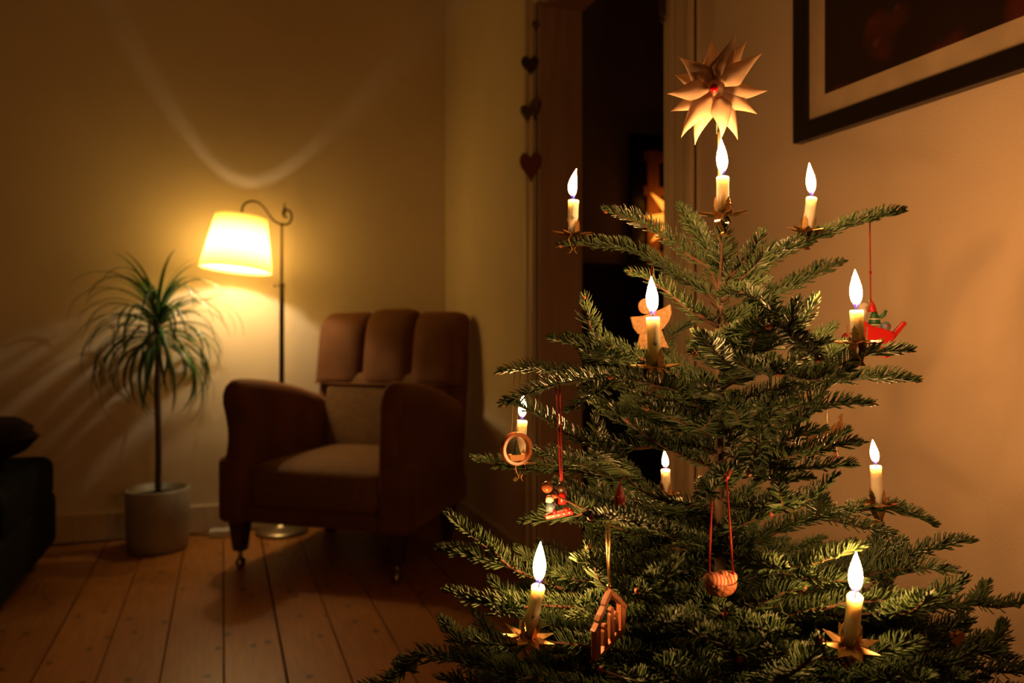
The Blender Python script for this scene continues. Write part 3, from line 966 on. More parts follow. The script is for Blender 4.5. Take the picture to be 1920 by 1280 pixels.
st_ = MB().lathe([(.001, 0), (.15, 0), (.15, .02), (.05, .05), (.035, .14), (.018, .15), (.001, .151)], 28)
st_.build('stand', M['stand'], tree, True)

def polyline(pts, per=6):
    return catmull(pts, per)

def resample(pl, ds):
    a = np.array([tuple(p) for p in pl])
    seg = np.linalg.norm(np.diff(a, axis=0), axis=1)
    cum = np.concatenate([[0], np.cumsum(seg)])
    L = cum[-1]
    n = max(2, int(L / ds))
    s = np.linspace(0, L, n)
    out = np.stack([np.interp(s, cum, a[:, i]) for i in range(3)], 1)
    tan = np.gradient(out, axis=0)
    tan /= np.linalg.norm(tan, axis=1)[:, None] + 1e-12
    return out, tan, s, L

NV_FACES = [(0, 1, 4, 3), (1, 2, 5, 4), (2, 0, 3, 5), (3, 4, 6), (4, 5, 6), (5, 3, 6)]
def needles_for(pl, start=0.0, ds=.00064, length=.0172, spread=1.95):
    p, t, s, L = resample(pl, ds)
    keep = s >= start
    p, t, s = p[keep], t[keep], s[keep]
    n = len(p)
    if n < 3:
        return None
    upw = np.array([0, 0, 1.0])
    vert = np.abs(t[:, 2])
    up = upw - t * t[:, 2:3]
    ln = np.linalg.norm(up, axis=1)
    bad = ln < .25
    alt = np.array([SN, CS, 0]) * -1
    up2 = alt - t * (t @ alt)[:, None]
    w_ = np.clip((ln - .1) / .5, 0, 1)[:, None]
    up = up * w_ / np.maximum(ln, 1e-3)[:, None] + up2 * (1 - w_)
    up /= np.linalg.norm(up, axis=1)[:, None] + 1e-9
    side = np.cross(t, up)
    spr = spread * w_[:, 0] + PI * (1 - w_[:, 0])
    phi = (rng.random(n) * 2 - 1) * spr
    radial = up * np.cos(phi)[:, None] + side * np.sin(phi)[:, None]
    rem = (L - s) / .03
    ang = np.where(rem < 1, .55 + .62 * rem, 1.17) + rng.normal(0, .055, n)
    # needles under the twig lie flatter along it
    ang -= .35 * np.clip((np.abs(phi) - 1.4) / .9, 0, 1)
    d = t * np.cos(ang)[:, None] + radial * np.sin(ang)[:, None]
    d /= np.linalg.norm(d, axis=1)[:, None]
    ln_ = length * (rng.random(n) * .2 + .88) * np.clip(.55 + s / .03, .55, 1) * np.clip(.62 + rem * .4, .62, 1)
    wv = np.cross(d, radial); 
    wl = np.linalg.norm(wv, axis=1)[:, None]
    wv = wv / (wl + 1e-9)
    nv_ = np.cross(wv, d)
    wd = .00122 * (rng.random(n) * .3 + .85)
    bend = t * .16 + nv_ * .0
    base = p + d * .0008
    mid = p + d * (ln_ * .78)[:, None]
    tip = p + d * ln_[:, None] + bend * (ln_ * .6)[:, None]
    V = np.empty((n, 7, 3))
    ok = clear_mask(tip, .0085, .0) & clear_mask(mid, .0075, .0) & clear_mask(tip, .0065, .012) & clear_mask(mid, .0065, .025) & clear_mask(tip, .0065, .025) & clear_mask(tip, .0065, .04) & clear_mask(mid, .0065, .04)
    W2 = wv * wd[:, None]
    K = nv_ * (wd * .55)[:, None]
    V[:, 0] = base + W2 * .7; V[:, 1] = base - W2 * .7; V[:, 2] = base + K
    V[:, 3] = mid + W2; V[:, 4] = mid - W2; V[:, 5] = mid + K * 1.2
    V[:, 6] = tip
    V = V[ok]
    return V if len(V) else None

def build_needles(Vs, parent):
    V = np.concatenate(Vs, 0)
    n = len(V)
    V = V.reshape(-1, 3) - np.array(tuple(TB))
    off = (np.arange(n) * 7)[:, None]
    quads = np.array([NV_FACES[0], NV_FACES[1], NV_FACES[2]])
    tris = np.array([NV_FACES[3], NV_FACES[4], NV_FACES[5]])
    Q = (quads.reshape(1, -1) + off).reshape(n, 12)
    T = (tris.reshape(1, -1) + off).reshape(n, 9)
    loops = np.concatenate([Q, T], 1).reshape(-1)
    totals = np.tile(np.array([4, 4, 4, 3, 3, 3]), n)
    starts = np.concatenate([[0], np.cumsum(totals)[:-1]])
    me = bpy.data.meshes.new('needles')
    me.vertices.add(len(V)); me.vertices.foreach_set('co', V.astype(np.float32).ravel())
    me.loops.add(len(loops)); me.loops.foreach_set('vertex_index', loops.astype(np.int32))
    me.polygons.add(len(totals)); me.polygons.foreach_set('loop_start', starts.astype(np.int32))
    me.update(calc_edges=True)
    me.materials.append(M['needle'])
    o = bpy.data.objects.new('needles', me); C.objects.link(o); o.parent = parent
    o['kind'] = 'stuff'
    return n

TOTAL = [0]
def make_branch(main, twigs=(), r0=.0026, bare=.012, length=.0172, ds=.00064, budded=True, guard=False, auto=0, auto_len=.07, jitter=None):
    """one branch with its side twigs: wood, needles, buds"""
    rr = jitter or random
    lines = [(polyline(main), r0, bare)]
    for tw in twigs:
        lines.append((polyline(tw), r0 * .6, .004))
    if auto:
        pl = lines[0][0]
        a = np.array([tuple(p) for p in pl])
        L = np.linalg.norm(np.diff(a, axis=0), axis=1).sum()
        for i in range(auto):
            f = .38 + .5 * (i // 2) / max(1, (auto - 1) // 2) if auto > 1 else .6
            f = min(.86, f + rr.uniform(-.05, .05))
            j = min(len(pl) - 2, int(f * (len(pl) - 1)))
            b = pl[j]; t = (pl[j + 1] - pl[j]).normalized()
            sd = t.cross(Vector((0, 0, 1)))
            if sd.length < .2: sd = t.orthogonal()
            sd.normalize()
            sg = 1 if i % 2 else -1
            d = (t * .75 + sd * sg * .7 + Vector((0, 0, rr.uniform(-.12, .22)))).normalized()
            ll = auto_len * (1.15 - .7 * f) * rr.uniform(.8, 1.25) * 1.5
            e = b + d * ll
            mid = b + d * ll * .5 + t * ll * .03 + Vector((0, 0, -.004))
            if not (is_clear(mid) and is_clear(e)): continue
            lines.append((polyline([b, mid, e + Vector((0, 0, .006))], 5), r0 * .55, .003))
    if guard:
        lines = [l for j, l in enumerate(lines) if j == 0 or not hides_candle(l[0])]
        if hides_candle(lines[0][0]): return None
    CENTRE.extend(np.array([tuple(p) for p in l[0]]) for l in lines)
    wood = MB(); Vs = []; buds = MB()
    for pl, r, br in lines:
        m = len(pl)
        wood.tube([p - TB for p in pl], [r * (1 - .68 * i / (m - 1)) for i in range(m)], 6)
        nv_ = needles_for(pl, br, length=length, ds=ds)
        if nv_ is not None: Vs.append(nv_)
    pl = lines[0][0]
    tip = pl[-1] - TB; t = (pl[-1] - pl[-2]).normalized()
    buds.tube([tip - t * .001, tip + t * .001, tip + t * .003, tip + t * .0055], [.0018, .0032, .0030, .0006], 8)
    b = wood.build('branch', M['bark'], tree, True, fix=False)
    if Vs: TOTAL[0] += build_needles(Vs, b)
    if budded: buds.build('bud', M['bud'], b, True, fix=False)
    return b

def B(*pts):
    return [P(*p) if len(p) == 3 else P(p[0], p[1], Z0) for p in pts]
def T(y): return (1350, y)

G = []
def br(main, *twigs, **kw):
    make_branch(B(*main), [B(*t) for t in twigs], **kw)

br([T(560), (1400, 522, .89), (1470, 472, .96), (1540, 443, 1.0), (1620, 413, 1.02), (1692, 396, 1.03)])
br([T(548), (1330, 503, .86), (1292, 478, .86), (1247, 445, .86), (1192, 415, .86), (1139, 396, .86)])
br([T(566), (1309, 541, .88), (1261, 512, .9), (1220, 487, .92), (1179, 469, .93), (1103, 460, .95), (1054, 460, .95)])
br([T(530), (1330, 483, .89), (1316, 449, .92), (1292, 412, .96), (1276, 388, .98)])
br([T(530), (1352, 500, .845), (1354, 455, .832), (1356, 424, .827)], ds=.0005, length=.020)
br([T(548), (1378, 507, .84), (1410, 475, .83), (1427, 440, .83)],
   [(1385, 525, .84), (1425, 487, .82), (1450, 463, .82)], [(1372, 545, .86), (1410, 534, .88), (1436, 524, .9)])
br([T(612), (1380, 597, .88), (1442, 560, .92), (1489, 534, .95), (1536, 510, .97), (1576, 493, .98)])
br([T(614), (1299, 584, .84), (1261, 554, .84), (1220, 526, .84), (1183, 512, .84)])
br([T(565), (1382, 548, .82), (1431, 568, .76), (1466, 610, .72), (1497, 645, .69), (1532, 672, .655)],
   [(1480, 625, .705), (1483, 602, .70), (1485, 580, .70)])
br([T(640), (1338, 648, .80), (1304, 662, .75)])
br([T(650), (1380, 628, .80), (1410, 622, .74), (1440, 612, .70)])
br([T(745), (1270, 706, .85), (1200, 672, .84), (1140, 648, .83), (1112, 624, .83), (1101, 588, .82), (1097, 560, .82)],
   [(1190, 680, .83), (1135, 675, .77), (1100, 662, .72)], [(1150, 655, .85), (1100, 650, .9), (1036, 636, .95)])
br([T(755), (1250, 732, .87), (1150, 710, .9), (1060, 700, .92), (1000, 692, .93), (940, 697, .94)])
br([T(772), (1250, 748, .83), (1130, 712, .82), (1060, 718, .82), (1000, 733, .82), (948, 757, .82)],
   [(1150, 718, .82), (1110, 740, .78), (1070, 770, .76)])
br([T(765), (1310, 745, .8), (1268, 730, .77), (1199, 714, .75), (1148, 706, .74)], [(1290, 738, .79), (1320, 740, .73), (1338, 728, .69)])
br([T(730), (1290, 702, .92), (1245, 658, .95), (1263, 628, .95), (1296, 605, .96)])
br([T(700), (1400, 665, .82), (1450, 640, .8), (1480, 610, .79)], auto=4)
br([T(730), (1400, 700, .78), (1440, 690, .74), (1460, 700, .70)], auto=4)
br([T(762), (1430, 738, .84), (1497, 714, .82), (1548, 696, .8), (1614, 668, .79), (1660, 659, .79), (1699, 657, .79)],
   [(1530, 703, .81), (1560, 668, .83), (1592, 643, .86)], [(1490, 716, .82), (1526, 652, .86), (1560, 614, .88)])
br([T(782), (1450, 744, .86), (1540, 720, .86), (1630, 709, .86), (1714, 713, .86)])
br([T(812), (1440, 788, .85), (1517, 766, .85), (1567, 757, .85), (1630, 757, .85)])
br([T(892), (1410, 873, .82), (1442, 860, .81), (1489, 849, .8), (1556, 838, .79), (1609, 829, .79)],
   [(1420, 868, .82), (1482, 821, .83), (1540, 806, .84)], [(1410, 874, .82), (1458, 878, .79), (1536, 875, .77), (1594, 871, .76)],
   [(1390, 887, .83), (1458, 901, .78), (1513, 896, .77)])
br([T(800), (1440, 765, .76), (1432, 805, .72), (1415, 850, .69), (1404, 884, .67)])
br([T(850), (1280, 832, .85), (1180, 840, .86), (1083, 822, .87), (1037, 795, .87), (991, 769, .87), (952, 753, .87)], [(1140, 848, .87), (1120, 812, .86), (1118, 776, .86)])
br([T(952), (1250, 938, .88), (1190, 914, .91), (1090, 884, .95), (998, 880, .97), (926, 870, .98), (890, 861, .98)],
   [(1150, 897, .92), (1080, 866, .9), (1002, 846, .9)], [(1190, 908, .88), (1150, 868, .77), (1116, 846, .71)])
br([T(1030), (1273, 1010, .78), (1221, 991, .74), (1160, 974, .71), (1110, 969, .69)])
br([T(1000), (1200, 988, .84), (1103, 956, .8), (1066, 940, .79), (1044, 930, .785)], [(1103, 958, .8), (1060, 972, .84), (982, 978, .88)])
br([T(978), (1300, 963, 1.0), (1249, 944, 1.15), (1215, 930, 1.2)], auto=4)
br([T(1052), (1465, 992, .9), (1532, 970, .92), (1578, 962, .93), (1653, 953, .94), (1701, 962, .95), (1749, 982, .95)],
   [(1530, 971, .9), (1537, 947, .87), (1541, 916, .86)], [(1540, 970, .92), (1600, 985, .9), (1670, 1000, .88)])
br([T(1152), (1500, 1112, .84), (1600, 1082, .84), (1653, 1068, .84), (1709, 1040, .84), (1765, 1024, .84), (1816, 1013, .84)],
   [(1600, 1082, .84), (1650, 1042, .86), (1690, 1014, .88)], [(1620, 1080, .84), (1700, 1064, .8), (1788, 1072, .78)])
br([T(1152), (1150, 1132, .86), (1040, 1098, .84), (964, 1066, .82), (920, 1030, .81), (876, 998, .8), (840, 966, .8)],
   [(960, 1064, .82), (890, 1044, .84), (828, 1029, .86)])
br([T(1182), (1180, 1152, .8), (1060, 1138, .78), (986, 1134, .77), (895, 1128, .78), (841, 1107, .79)], [(1000, 1136, .77), (962, 1142, .75), (930, 1152, .72)])
br([T(1242), (1150, 1218, .77), (1032, 1205, .755), (950, 1209, .75), (888, 1206, .75)])
br([T(1332), (1100, 1292, .8), (950, 1262, .8), (814, 1229, .82), (776, 1243, .83), (735, 1272, .84)], [(900, 1252, .8), (855, 1194, .84), (832, 1162, .86)], auto=4)
br([T(1182), (1480, 1153, .76), (1615, 1127, .73), (1680, 1128, .72), (1735, 1135, .72)])
br([T(1232), (1500, 1232, .73), (1596, 1235, .697), (1680, 1214, .70), (1724, 1204, .72)])
br([T(1212), (1550, 1173, .86), (1700, 1143, .88), (1800, 1133, .9), (1850, 1128, .9)], auto=4)
br([T(1282), (1550, 1252, .84), (1700, 1234, .84), (1820, 1223, .84), (1890, 1230, .84)], auto=6)
br([T(1185), (1355, 1162, .74), (1360, 1149, .66)])
br([T(1282), (1380, 1252, .72), (1386, 1235, .64)])
br([T(1012), (1380, 988, .8), (1443, 964, .78)])
br([T(1165), (1397, 1148, .78), (1450, 1118, .75), (1502, 1103, .74)])
br([T(1132), (1250, 1112, .78), (1197, 1107, .71)], [(1220, 1110, .74), (1250, 1080, .72), (1270, 1050, .71)])
br([(1340, 1140), (1200, 1120, .79), (1132, 1094, .76), (1115, 1058, .75), (1104, 1028, .75)])
br([T(1302), (1200, 1278, .7), (1128, 1256, .65)], auto=4)
br([T(1302), (1460, 1272, .68), (1520, 1234, .64), (1536, 1204, .64)])
br([T(905), (1354, 895, .78), (1362, 893, .725)], [(1354, 896, .79), (1337, 916, .728), (1316, 940, .70)])
br([T(850), (1290, 838, .95), (1220, 812, 1.02), (1160, 780, 1.06)], auto=4, auto_len=.06)
br([T(800), (1290, 790, .92), (1220, 775, .97), (1165, 765, 1.0)], auto=4, auto_len=.06)
br([T(880), (1270, 850, .84), (1210, 815, .83), (1180, 790, .82)], auto=2, auto_len=.05)
br([T(820), (1300, 800, .80), (1255, 780, .76), (1215, 765, .74)], auto=2, auto_len=.05)
br([T(960), (1260, 962, .95), (1180, 945, 1.0), (1110, 925, 1.03)], auto=6, auto_len=.06)
br([T(840), (1400, 800, .95), (1450, 770, 1.0)], auto=2)

# inner and rear branches that fill the crown, whorl by whorl
build_needles([needles_for(catmull([trunk_at(700), trunk_at(560), P(1350, 425, Z0)], 6), 0, ds=.0016, length=.016)], trunk_o)
rf = random.Random(21)
for (py, L, n, rise, auto) in ((690, .10, 5, .22, 2), (770, .105, 6, .14, 3), (850, .112, 6, .10, 3), (930, .13, 7, .08, 4), (1010, .185, 8, .05, 6), (1090, .21, 8, .03, 6),
                               (1170, .24, 9, .0, 8), (1250, .265, 10, -.03, 8), (1335, .29, 11, -.05, 8), (1430, .30, 9, -.08, 6)):
    a0 = rf.uniform(0, 6.28)
    for i in range(n):
        for attempt in range(6):
            a = a0 + 2 * PI * i / n + rf.uniform(-.25, .25)
            d = TR * math.cos(a) + TF * math.sin(a)
            l = L * rf.uniform(.8, 1.08)
            if py < 1000: l *= .8 + .25 * abs(math.sin(a))
            if py < 1050 and math.cos(a) > .45: continue
            b0 = trunk_at(py + rf.uniform(-18, 18))
            r_ = rise + rf.uniform(-.08, .10)
            p1 = b0 + d * l * .5 + Vector((0, 0, l * (r_ * .5 - .05)))
            p2 = b0 + d * l + Vector((0, 0, l * r_ + .008))
            if is_clear(p2) and is_clear((p1 + p2) / 2) and is_clear(p1):
                make_branch([b0, p1, p2], r0=.0025, auto=auto, auto_len=.058 + .03 * (py > 1000), jitter=rf, budded=False, guard=True)
                break
print('needles', TOTAL[0])

# ------------------------------------------------------------------ candles and clip holders
def star_outline(n, R, r, rot=0.0):
    return [((R if i % 2 == 0 else r) * math.cos(PI * i / n + rot), (R if i % 2 == 0 else r) * math.sin(PI * i / n + rot)) for i in range(2 * n)]

def holder(root, rot, R=.0265, points=8):
    """tin star plate with a cup of little fir-tree tabs and a spring clip, local origin at the candle foot"""
    out = star_outline(points, R, R * .54, rot)
    n = len(out)
    vs = [(0, 0, .0022)] + [(x, y, .0028 if i % 2 == 0 else .0) for i, (x, y) in enumerate(out)] + [(0, 0, -.0004)] + [(x, y, .0020 if i % 2 == 0 else -.0009) for i, (x, y) in enumerate(out)]
    fs = []
    for i in range(n):
        j = (i + 1) % n
        fs.append((0, 1 + i, 1 + j)); fs.append((n + 1, n + 2 + j, n + 2 + i)); fs.append((1 + i, n + 2 + i, n + 2 + j, 1 + j))
    MB().add(vs, fs).build('star_plate', M['brass'], root)
    cup = MB()
    for k in range(16):
        a, b = 2 * PI * k / 16, 2 * PI * (k + 1) / 16
        r1, r2 = .0069, .0074
        vs = []
        for zq in (.001, .006):
            vs += [(r1 * math.cos(a), r1 * math.sin(a), zq), (r2 * math.cos(a), r2 * math.sin(a), zq), (r2 * math.cos(b), r2 * math.sin(b), zq), (r1 * math.cos(b), r1 * math.sin(b), zq)]
        cup.add(vs, [(3, 2, 1, 0), (4, 5, 6, 7), (0, 1, 5, 4), (2, 3, 7, 6)])
    cup.build('cup', M['brass'], root)
    tabp = [(-.0028, 0), (-.0028, .007), (-.0042, .007), (-.0018, .0105), (-.0032, .0105), (-.0008, .0145), (0, .0165), (.0008, .0145), (.0032, .0105), (.0018, .0105), (.0042, .007), (.0028, .007), (.0028, 0)]
    for k in range(4):
        a = rot + PI / 2 * k + .3
        t = MB().extrude([(x, zq + .002) for x, zq in tabp], -.0003, .0003)
        R_ = Matrix.Rotation(a + PI / 2, 4, 'Z')
        t.v = [tuple(R_ @ Vector((x, y - .0078 - .10 * (zq - .002), zq))) for x, y, zq in t.v]
        t.build('fir_tab', M['brass'], root)
    for s in (-1, 1):
        c_ = MB()
        pl = [(s * .004, 0, -.0002), (s * .0065, 0, -.007), (s * .004, 0, -.013), (s * .0015, 0, -.018), (s * .005, 0, -.023)]
        pts = catmull(pl, 4)
        vs = []; fs = []
        for i, p in enumerate(pts):
            for dx, dy in ((-.0004, -.005), (.0004, -.005), (.0004, .005), (-.0004, .005)):
                vs.append((p.x + dx, p.y + dy, p.z))
        for i in range(len(pts) - 1):
            for q in range(4):
                q2 = (q + 1) % 4
                fs.append((i * 4 + q, i * 4 + q2, (i + 1) * 4 + q2, (i + 1) * 4 + q))
        fs.append((3, 2, 1, 0)); fs.append(tuple((len(pts) - 1) * 4 + q for q in range(4)))
        c_.add(vs, fs).build('clip_jaw', M['brass'], root)

def flame_mesh(Hf, Rf, lean_x, lean_y, curl):
    prof = [(0, .22), (.05, .36), (.12, .55), (.22, .80), (.32, .95), (.42, 1.0), (.52, .95), (.63, .80), (.74, .60), (.84, .38), (.92, .20), (.97, .09), (1.0, .01)]
    m = MB(); n = 14
    vs = []; fs = []
    for t, r in prof:
        ox = lean_x * t ** 1.5 * Hf + curl * math.sin(t * PI) * Hf; oy = lean_y * t ** 1.5 * Hf
        for k in range(n):
            a = 2 * PI * k / n
            vs.append((ox + r * Rf * math.cos(a), oy + r * Rf * math.sin(a), t * Hf))
    for i in range(len(prof) - 1):
        for k in range(n):
            k2 = (k + 1) % n
            fs.append((i * n + k, i * n + k2, (i + 1) * n + k2, (i + 1) * n + k))
    fs.append(tuple(range(n - 1, -1, -1))); fs.append(tuple((len(prof) - 1) * n + k for k in range(n)))
    return m.add(vs, fs)

for i, (tp, ft, Zc, fl_, lab, hl, R_, rot) in enumerate(CAND):
    foot = P(ft[0], ft[1], Zc); topp = P(tp[0], tp[1], cand_top_z(i)); ft_tip = P(fl_[0], fl_[1], cand_top_z(i))
    ax = topp - foot; L = ax.length
    q = Vector((0, 0, 1)).rotation_difference(ax.normalized())
    tiltq = q
    hd = thing('candle_holder', foot, hl, 'candle holder', group='gold star candle holders')
    hd.rotation_mode = 'QUATERNION'
    hd.rotation_quaternion = q
    holder(hd, rot - YAW, R_)
    cd_ = thing('candle', foot, lab, 'candle', group='lit tree candles')
    cd_.rotation_mode = 'QUATERNION'; cd_.rotation_quaternion = q
    rc = .0064
    nr = random.Random(i)
    m = MB()
    prof = [(.001, .0018), (rc * .98, .0018), (rc, .004), (rc * 1.01, L * .5), (rc * 1.0, L * .85), (rc * 1.03, L - .004), (rc * 1.05, L - .0012), (rc * .93, L), (rc * .70, L - .0006), (rc * .4, L - .0018), (.001, L - .002)]
    m.lathe(prof, 20)
    w_ = m.build('wax', M['wax'], cd_, True)
    if i in (1, 3, 8):
        a = nr.uniform(-2.2, -.8)
        cx, cy = rc * math.cos(a), rc * math.sin(a)
        MB().tube([(cx, cy, L - .002), (cx * 1.05, cy * 1.05, L * .7), (cx * 1.03, cy * 1.03, L * .45)], [.0012, .0014, .0019], 8).ball((cx * 1.03, cy * 1.03, L * .44), .0021, 8, 6).build('wax_drip', M['wax'], w_, True)
    wk = MB().tube([(0, 0, L - .003), (.0002, 0, L + .003), (.0008, 0, L + .0065)], .0007, 6).build('wick', M['wick'], cd_, True)
    # flame stands upright whatever the candle's tilt
    v = ft_tip - topp
    Hf = v.z * 1.0
    lx = v.dot(TR) / Hf
    fm = flame_mesh(Hf, (.0060 if Zc < .9 else .0056) * (Hf / .040) ** .5, 0, 0, 0)
    curl = .05 if i == 1 else 0.0
    nv2 = []
    for (x, y, zq) in fm.v:
        t = zq / Hf
        o_ = TR * (lx * t ** 1.2 * Hf - curl * math.sin(t * PI) * Hf * 1.5)
        nv2.append((x + o_.x, y + o_.y, zq))
    fm.v = nv2
    fo = fm.build('flame', M['flame'], cd_, True)
    qi = q.inverted()
    fo.rotation_mode = 'QUATERNION'; fo.rotation_quaternion = qi
    fo.location = Vector((0, 0, L + .0012))

# ------------------------------------------------------------------ paper star on the tip
PSX, PSY, PSZ = 1338, 168, .84
psr = thing('paper_star', P(PSX, PSY, PSZ), 'cream folded paper star with red bead on the treetop', 'paper star', rz=-YAW)
u_ = 1 / 6.095 / FPX * PSZ
cx0, cy0 = 597, 660
psr.rotation_euler = (math.radians(14), 0, -YAW)
tips = [(550, 90, 1, .0), (795, 70, 0, .0), (955, 110, 1, 0), (1078, 272, 0, 1), (1232, 706, 1, 0), (1125, 905, 1, 0), (968, 1195, 1, 0), (775, 1190, 0, 1), (385, 1255, 1, 0), (190, 1165, 0, 1), (132, 912, 1, 0), (45, 712, 0, 1), (155, 487, 1, 0), (205, 280, 0, 0)]
for (tx, ty, back, front) in tips:
    dx, dz = (tx - cx0) * u_, -(ty - cy0) * u_
    Lp = math.hypot(dx, dz); a = math.atan2(dz, dx)
    b0 = .0085 if front else .006
    W_ = .0128 if front else .0135
    y0 = -.007 if front else (.003 if back else -.002)
    rsd = random.Random(int(tx))
    cv = rsd.uniform(-.003, .004); sw = rsd.uniform(-.0025, .0025)
    def fn(u, v, Lp=Lp, b0=b0, W_=W_, y0=y0, cv=cv, sw=sw, a=a, front=front):
        t = u; s = 2 * v - 1
        w_ = W_ * (min(1, (.30 + t / .26 * .70)) if t < .26 else max(0, 1 - (t - .26) / .74) ** 1.12)
        l = b0 + (Lp - b0) * t
        y = y0 - (.0032 * math.sin(PI * min(1, t * 1.15 + .08)) * (1 - s * s * .8)) + .004 * s * s * (1 - t) - (.007 if front else .002) * (1 - t) + cv * t ** 3 * 2
        off = s * w_ + sw * 3.5 * t ** 4
        return (l * math.cos(a) - off * math.sin(a), y, l * math.sin(a) + off * math.cos(a))
    MB().grid(fn, 15, 9).build('paper_point', M['paper'], psr, True, solid=.0004)
MB().ball(((557 - cx0) * u_, -.017, -(655 - cy0) * u_), .0046, 14, 10).build('bead', M['gem'], psr, True)
MB().ball((0, -.004, 0), .010, 12, 8, (1, .9, 1)).build('core', M['paper'], psr, True)
MB().tube([(.004, .004, 0), (.0065, .0, -.046)], .0012, 6).build('wire', M['stand'], psr, True)

# ------------------------------------------------------------------ hanging ornaments
def orn(name, px, py, Z, label, cat='ornament', yaw=0.0):
    return thing(name, P(px, py, Z), label, cat, rz=-YAW + yaw)
def ox(Z):     # metres for one pixel at this distance
    return Z / FPX
def nearest_wood(w, inside):
    """the closest point on a branch's centre line, a branch that the thread can hang from"""
    best = None
    for c in CENTRE:
        for k in range(len(c) - 1):
            d = c[k + 1] - c[k]
            wt = np.array([4.0, 4.0, 1.0])
            t = min(1, max(0, ((w - c[k]) * wt) @ (d * wt) / max(1e-12, (d * wt) @ (d * wt))))
            p = c[k] + d * t
            e = np.linalg.norm((p - w) * wt)
            if best is None or e < best[0]: best = (e, p)
    return Vector(best[1])
def line(root, a, b, r, m, name='string', sag=0.0):
    a, b = Vector(a), Vector(b)
    RM = Matrix.Translation(root.location) @ root.rotation_euler.to_matrix().to_4x4()
    b = RM.inverted() @ (nearest_wood(np.array(tuple(RM @ b)), True) + Vector((0, 0, .001)))
    MB().tube([a, (a + b) / 2 + Vector((0, 0, -sag)), b], r, 6).build(name, m, root, True)

# wooden angel
Z = .915; u = ox(Z)
an = orn('wooden_angel', 1220, 610, Z, 'flat wooden angel with spread wings hanging behind a candle', 'ornament', .15)
def pl_(pts, cx, cy, u):
    return [((x - cx) * u, -(y - cy) * u) for x, y in pts]
ang = [(1182, 596), (1200, 594), (1214, 590), (1230, 588), (1243, 580), (1257, 570), (1259, 584), (1254, 602), (1243, 616), (1238, 619)]
# crop pixels of wings and body
wing = [(1181, 594), (1205, 592), (1222, 586), (1243, 578), (1257, 570), (1260, 586), (1255, 602), (1244, 616), (1230, 621), (1213, 624), (1196, 626), (1187, 615)]
body = [(1200, 622), (1240, 616), (1247, 636), (1255, 652), (1237, 651), (1225, 656), (1210, 655), (1190, 655), (1196, 640)]
head = [(1220 - 14 + 14 * math.cos(t) + 4, 574 + 15 * math.sin(t)) for t in [2 * PI * k / 16 for k in range(16)]]
MB().extrude(pl_(wing, 1220, 610, u), -.0025, .0025).build('wings', M['barkwood'], an, bevel=.0005, bseg=1)
MB().extrude(pl_(body, 1220, 610, u), -.002, .002).build('robe', M['barkwood'], an, bevel=.0005, bseg=1)
MB().extrude(pl_(head, 1220, 610, u), -.002, .002).build('head', M['barkwood'], an, bevel=.0005, bseg=1)
line(an, (-.004, 0, 48 * u), (0, 0, 126 * u), .0006, M['redstring'])
line(an, (-.001, 0, 48 * u), (.003, 0, 126 * u), .0006, M['redstring'])

# red toy with gnome
Z = 1.0215; u = ox(Z)
rt = orn('gnome_toy', 1645, 615, Z, 'red painted wooden toy vehicle carrying a green robed gnome', 'ornament', -.1)
def q(x, y): return ((x - 1645) * u, -(y - 615) * u)
bd = [q(1616, 600), (q(1631, 611)), q(1662, 618), q(1672, 628), q(1668, 640), q(1650, 645), q(1612, 640), q(1606, 622)]
MB().extrude(bd, -.011, .011).build('body', M['red'], rt, bevel=.0015, bseg=2)
MB().extrude([q(1664, 632), q(1689, 604), q(1694, 610), q(1671, 640)], -.0035, .0035).build('pole', M['red'], rt, bevel=.0008, bseg=1)
a = q(1692, 607); MB().ball((a[0], 0, a[1]), .0036, 10, 6).build('pole_knob', M['red'], rt, True)
for (wx, wy) in ((1596, 633), (1654, 660)):
    a = q(wx, wy)
    MB().tube([(a[0], -.013, a[1]), (a[0], .013, a[1])], 10 * u, 18).build('wheel', M['red'], rt, True)
a = q(1640, 611); b = q(1638, 584)
gb = MB().lathe([(.001, 0), (12.5 * u, 0), (9 * u, 13 * u), (6 * u, 22 * u), (4 * u, 28 * u), (.001, 28.5 * u)], 20, (a[0], 0, a[1])).build('gnome_robe', M['green'], rt, True)
for hz, rr in ((2, 12.6), (13, 9.4)):
    MB().tube([(a[0] + rr * u * math.cos(t), rr * u * math.sin(t), a[1] + hz * u) for t in [2 * PI * k / 20 for k in range(21)]], .0007, 6, cap=False).build('stripe', M['white'], gb, True)
MB().lathe([(.001, 0), (8 * u, 1 * u), (7.5 * u, 6 * u), (5 * u, 13 * u), (2.5 * u, 18 * u), (.001, 21 * u)], 18, (a[0] - 4 * u, 0, a[1] + 26 * u)).build('gnome_hat', M['red'], rt, True)
c1, c2, c3 = q(1648, 595), q(1655, 590), q(1659, 582)
MB().tube([(c1[0], -.003, c1[1]), (c2[0], -.004, c2[1]), (c3[0], -.004, c3[1])], [.0024, .0024, .0018], 8).build('gnome_arm', M['green'], rt, True)
a = q(1657, 612); bb = MB().ball((a[0], -.006, a[1]), 9 * u, 16, 10).build('ball', M['blue'], rt, True)
MB().ball((a[0], -.006 - 8.6 * u, a[1] + 1 * u), 2.4 * u, 10, 6, (1, .4, 1)).build('dot', M['red'], bb, True)
hd_ = [q(1611, 572), q(1617, 567), q(1624, 568), q(1627, 572), q(1622, 576), q(1625, 583), q(1622, 592), q(1618, 600), q(1612, 600)]
MB().extrude(hd_, -.004, .004).build('horse_head', M['white'], rt, bevel=.001, bseg=1)
line(rt, (q(1633, 565)[0], 0, q(1633, 566)[1]), (q(1631, 412)[0], 0, q(1631, 412)[1]), .0009, M['redstring'])
a = q(1632.5, 511); MB().ball((a[0], 0, a[1]), .0022, 8, 6).build('knot', M['redstring'], rt, True)
